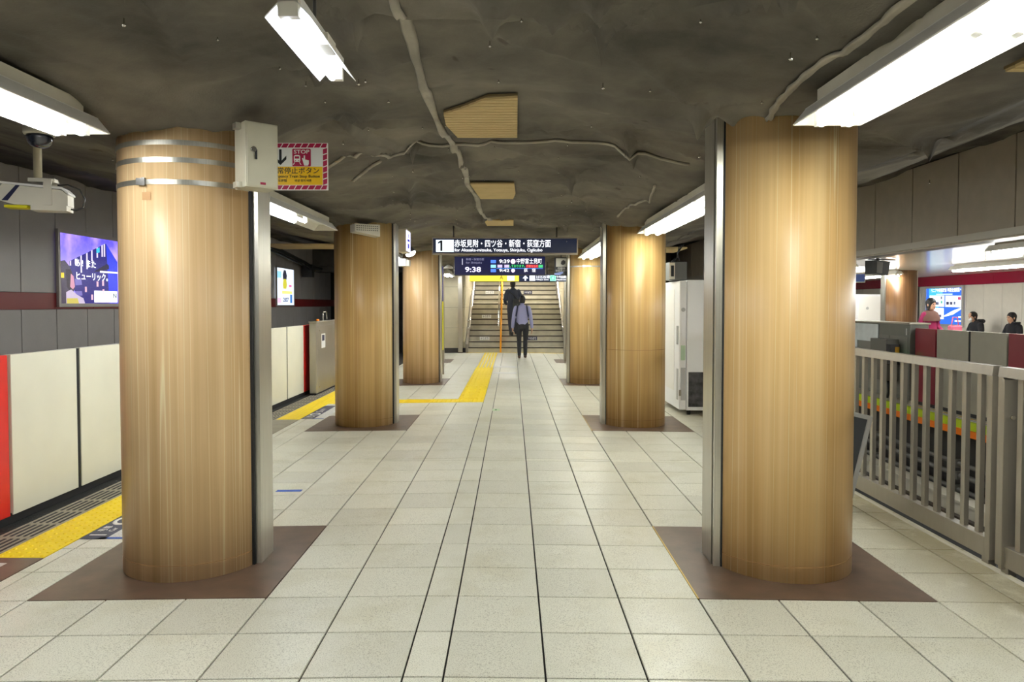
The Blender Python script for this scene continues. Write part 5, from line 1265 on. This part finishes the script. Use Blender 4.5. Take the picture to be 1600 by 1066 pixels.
rg = [(2, [((0, 0, .82), .155, .10), ((0, 0, .95), .16, .108)]),
      (1, [((0, -.01, .74), .185, .125), ((0, 0, .88), .185, .13), ((0, 0, 1.05), .172, .122), ((0, .0, 1.2), .185, .126), ((0, 0, 1.31), .2, .125), ((0, -.005, 1.40), .165, .098), ((0, .0, 1.44), .09, .07), ((0, .01, 1.465), .066, .06)]),
      head_rings((0, .06, 1.575))]
SU = (.03, stepy(2) + .02, RI * 3)
t = person('person in a dark suit climbing the stairs with a shoulder bag', [M_skin, M_suit, M_suit, M_bshoe], ch, rg, SU, R(4))
hair(t, (0, .06, 1.585)); face_bits(t, (0, .06, 1.575))
MB().tube([(-.1, .11, 1.3), (-.13, .04, 1.46), (-.08, -.11, 1.33), (.05, -.14, 1.2), (.15, -.14, 1.1)], .014, 8).obj('bag_strap', M_black, t)
b = thing('shoulder_bag', 'black shoulder bag on the back of the person in a dark suit', 'bag', (SU[0] + .13, SU[1] - .215, SU[2] + .86), R(6))
MB().bbox((-.13, -.05, 0), (.13, .05, .28), .025).obj('body', mat('bag_black', srgb(40, 44, 42), .7), b); MB().bbox((-.12, -.056, .13), (.12, -.045, .27), .004).obj('flap', M_black, b)

# --- people across the track
M_coat = mat('black_coat', srgb(28, 28, 34), .85)
def seated(label, loc, hy, extra, look):
    ch = []
    for s_ in (-1, 1):
        ch += [([(.09 * s_, 0, .52), (.11 * s_, .22, .54), (.12 * s_, .44, .53)], (.09, .08, .066), 2), ([(.12 * s_, .44, .53), (.12 * s_, .46, .3), (.12 * s_, .45, .1)], (.064, .06, .048), 2), ([(.12 * s_, .43, .05), (.12 * s_, .6, .035)], (.042, .034), 3),
               ([(.18 * s_, 0, .98), (.24 * s_, .02, .86), (.25 * s_, .06, .74)], (.075, .07, .06), 1), ([(.25 * s_, .06, .74), (.2 * s_, .2, .7), (.12 * s_, .32, .69)], (.06, .054, .046), 1), ([(.12 * s_, .32, .69), (.09 * s_, .35, .69)], (.026, .026), 0)]
        ch += hand((.1 * s_, .34, .69), (-.5 * s_, .8, 0), s_, 0, .7, Vector((0, 0, 1)), Vector((-s_, 0, 0)))
    ch += [([(0, .0, 1.02), (0, hy * .5, 1.12)], (.058, .054), 0)]
    rg = [(2, [((0, 0, .44), .17, .12), ((0, 0, .58), .17, .12)]), (1, [((0, 0, .54), .185, .13), ((0, 0, .7), .18, .13), ((0, 0, .86), .2, .135), ((0, 0, .97), .205, .125), ((0, .0, 1.04), .14, .1), ((0, .01, 1.085), .085, .075)]), head_rings((0, hy, 1.19), 0, (0, look))]
    t = person(label, [M_skin, M_coat, M_trs, M_bshoe], ch, rg, loc, PI / 2, vox=.01)
    hair(t, (0, hy, 1.20)); face_bits(t, (0, hy, 1.19)); return t
t = seated('person in a black hooded jacket and white mask seated across the track', (11.85, 18.75, -.05), .09, 0, .25)
MB().lathe([(.001, .05), (.045, .045), (.062, .0), (.05, -.045), (.001, -.055)], 16, Matrix.Translation((0, .155, 1.13)) @ Matrix.Scale(.5, 4, (0, 1, 0))).obj('face_mask', M_wprint, t)
MB().tube([(-.13, -.02, 1.06), (-.08, -.12, 1.08), (.08, -.12, 1.08), (.13, -.02, 1.06)], (.03, .055, .055, .03), 10).obj('hood', M_coat, t)
t = seated('person in a dark coat seated nearer the right edge across the track', (11.85, 17.35, -.05), .05, 0, .0)
MB().tube([(-.11, .04, 1.05), (-.08, -.08, 1.07), (.08, -.08, 1.07), (.11, .04, 1.05)], .03, 10).obj('collar', M_coat, t)
# woman in maroon walking on the opposite platform
M_mtop = mat('maroon_top', srgb(150, 28, 84), .8); M_shawl = mat('brown_shawl', srgb(104, 72, 62), .85); M_pink = mat('pink_bag', srgb(226, 110, 140), .6)
ch = []
for s_ in (-1, 1):
    ch += [([(.08 * s_, 0, .82), (.085 * s_, .06 * s_, .62), (.085 * s_, .1 * s_, .45)], (.09, .075, .06), 2), ([(.085 * s_, .1 * s_, .45), (.08 * s_, .08 * s_, .27), (.08 * s_, .06 * s_, .09)], (.058, .055, .044), 2), ([(.08 * s_, .05 * s_, .045), (.08 * s_, .07 * s_ + .12, .032)], (.038, .03), 3),
           ([(.15 * s_, 0, 1.25), (.2 * s_, -.02, 1.13), (.22 * s_, .0, 1.0)], (.062, .058, .05), 1), ([(.22 * s_, .0, 1.0), (.2 * s_, .1, .93), (.16 * s_, .2, .9)], (.05, .044, .036), 1), ([(.16 * s_, .2, .9), (.15 * s_, .23, .89)], (.024, .023), 0)]
    ch += hand((.15 * s_, .23, .89), (-.2 * s_, .9, -.1), s_, 0, .7, Vector((0, 0, 1)), Vector((-s_, 0, 0)))
ch += [([(0, 0, 1.28), (0, .01, 1.38)], (.048, .046), 0)]
rg = [(2, [((0, 0, .74), .15, .1), ((0, 0, .86), .15, .105)]), (1, [((0, 0, .82), .17, .12), ((0, 0, .98), .15, .11), ((0, 0, 1.12), .16, .115), ((0, 0, 1.22), .17, .108), ((0, 0, 1.28), .12, .085), ((0, 0, 1.32), .07, .06)]), head_rings((0, .02, 1.455), s=.96)]
t = person('person in a maroon top walking on the opposite platform', [M_skin, M_mtop, M_trs, M_bshoe], ch, rg, (8.5, 14.95, 0), R(200), vox=.01)
hair(t, (0, .02, 1.465), .1, .97); face_bits(t, (0, .02, 1.455), .96)
ringbox(MB(), .0, .0, 0, 0) if False else None
MB().loft([[((rx) * math.cos(2 * PI * k / 24), ry * math.sin(2 * PI * k / 24), z) for k in range(24)] for rx, ry, z in ((.235, .155, 1.12), (.215, .15, 1.2), (.17, .12, 1.29), (.085, .075, 1.335))], cap=False).obj('shawl', M_shawl, t)
b = thing('shoulder_bag', 'pink bag carried by the person in a maroon top', 'bag', (8.78, 14.56, .78), R(20))
MB().bbox((-.14, -.06, 0), (.14, .06, .26), .03).obj('body', M_pink, b); MB().tube([(-.1, 0, .25), (-.06, .0, .42), (.06, 0, .42), (.1, 0, .25)], .01, 8).obj('strap', M_pink, b)
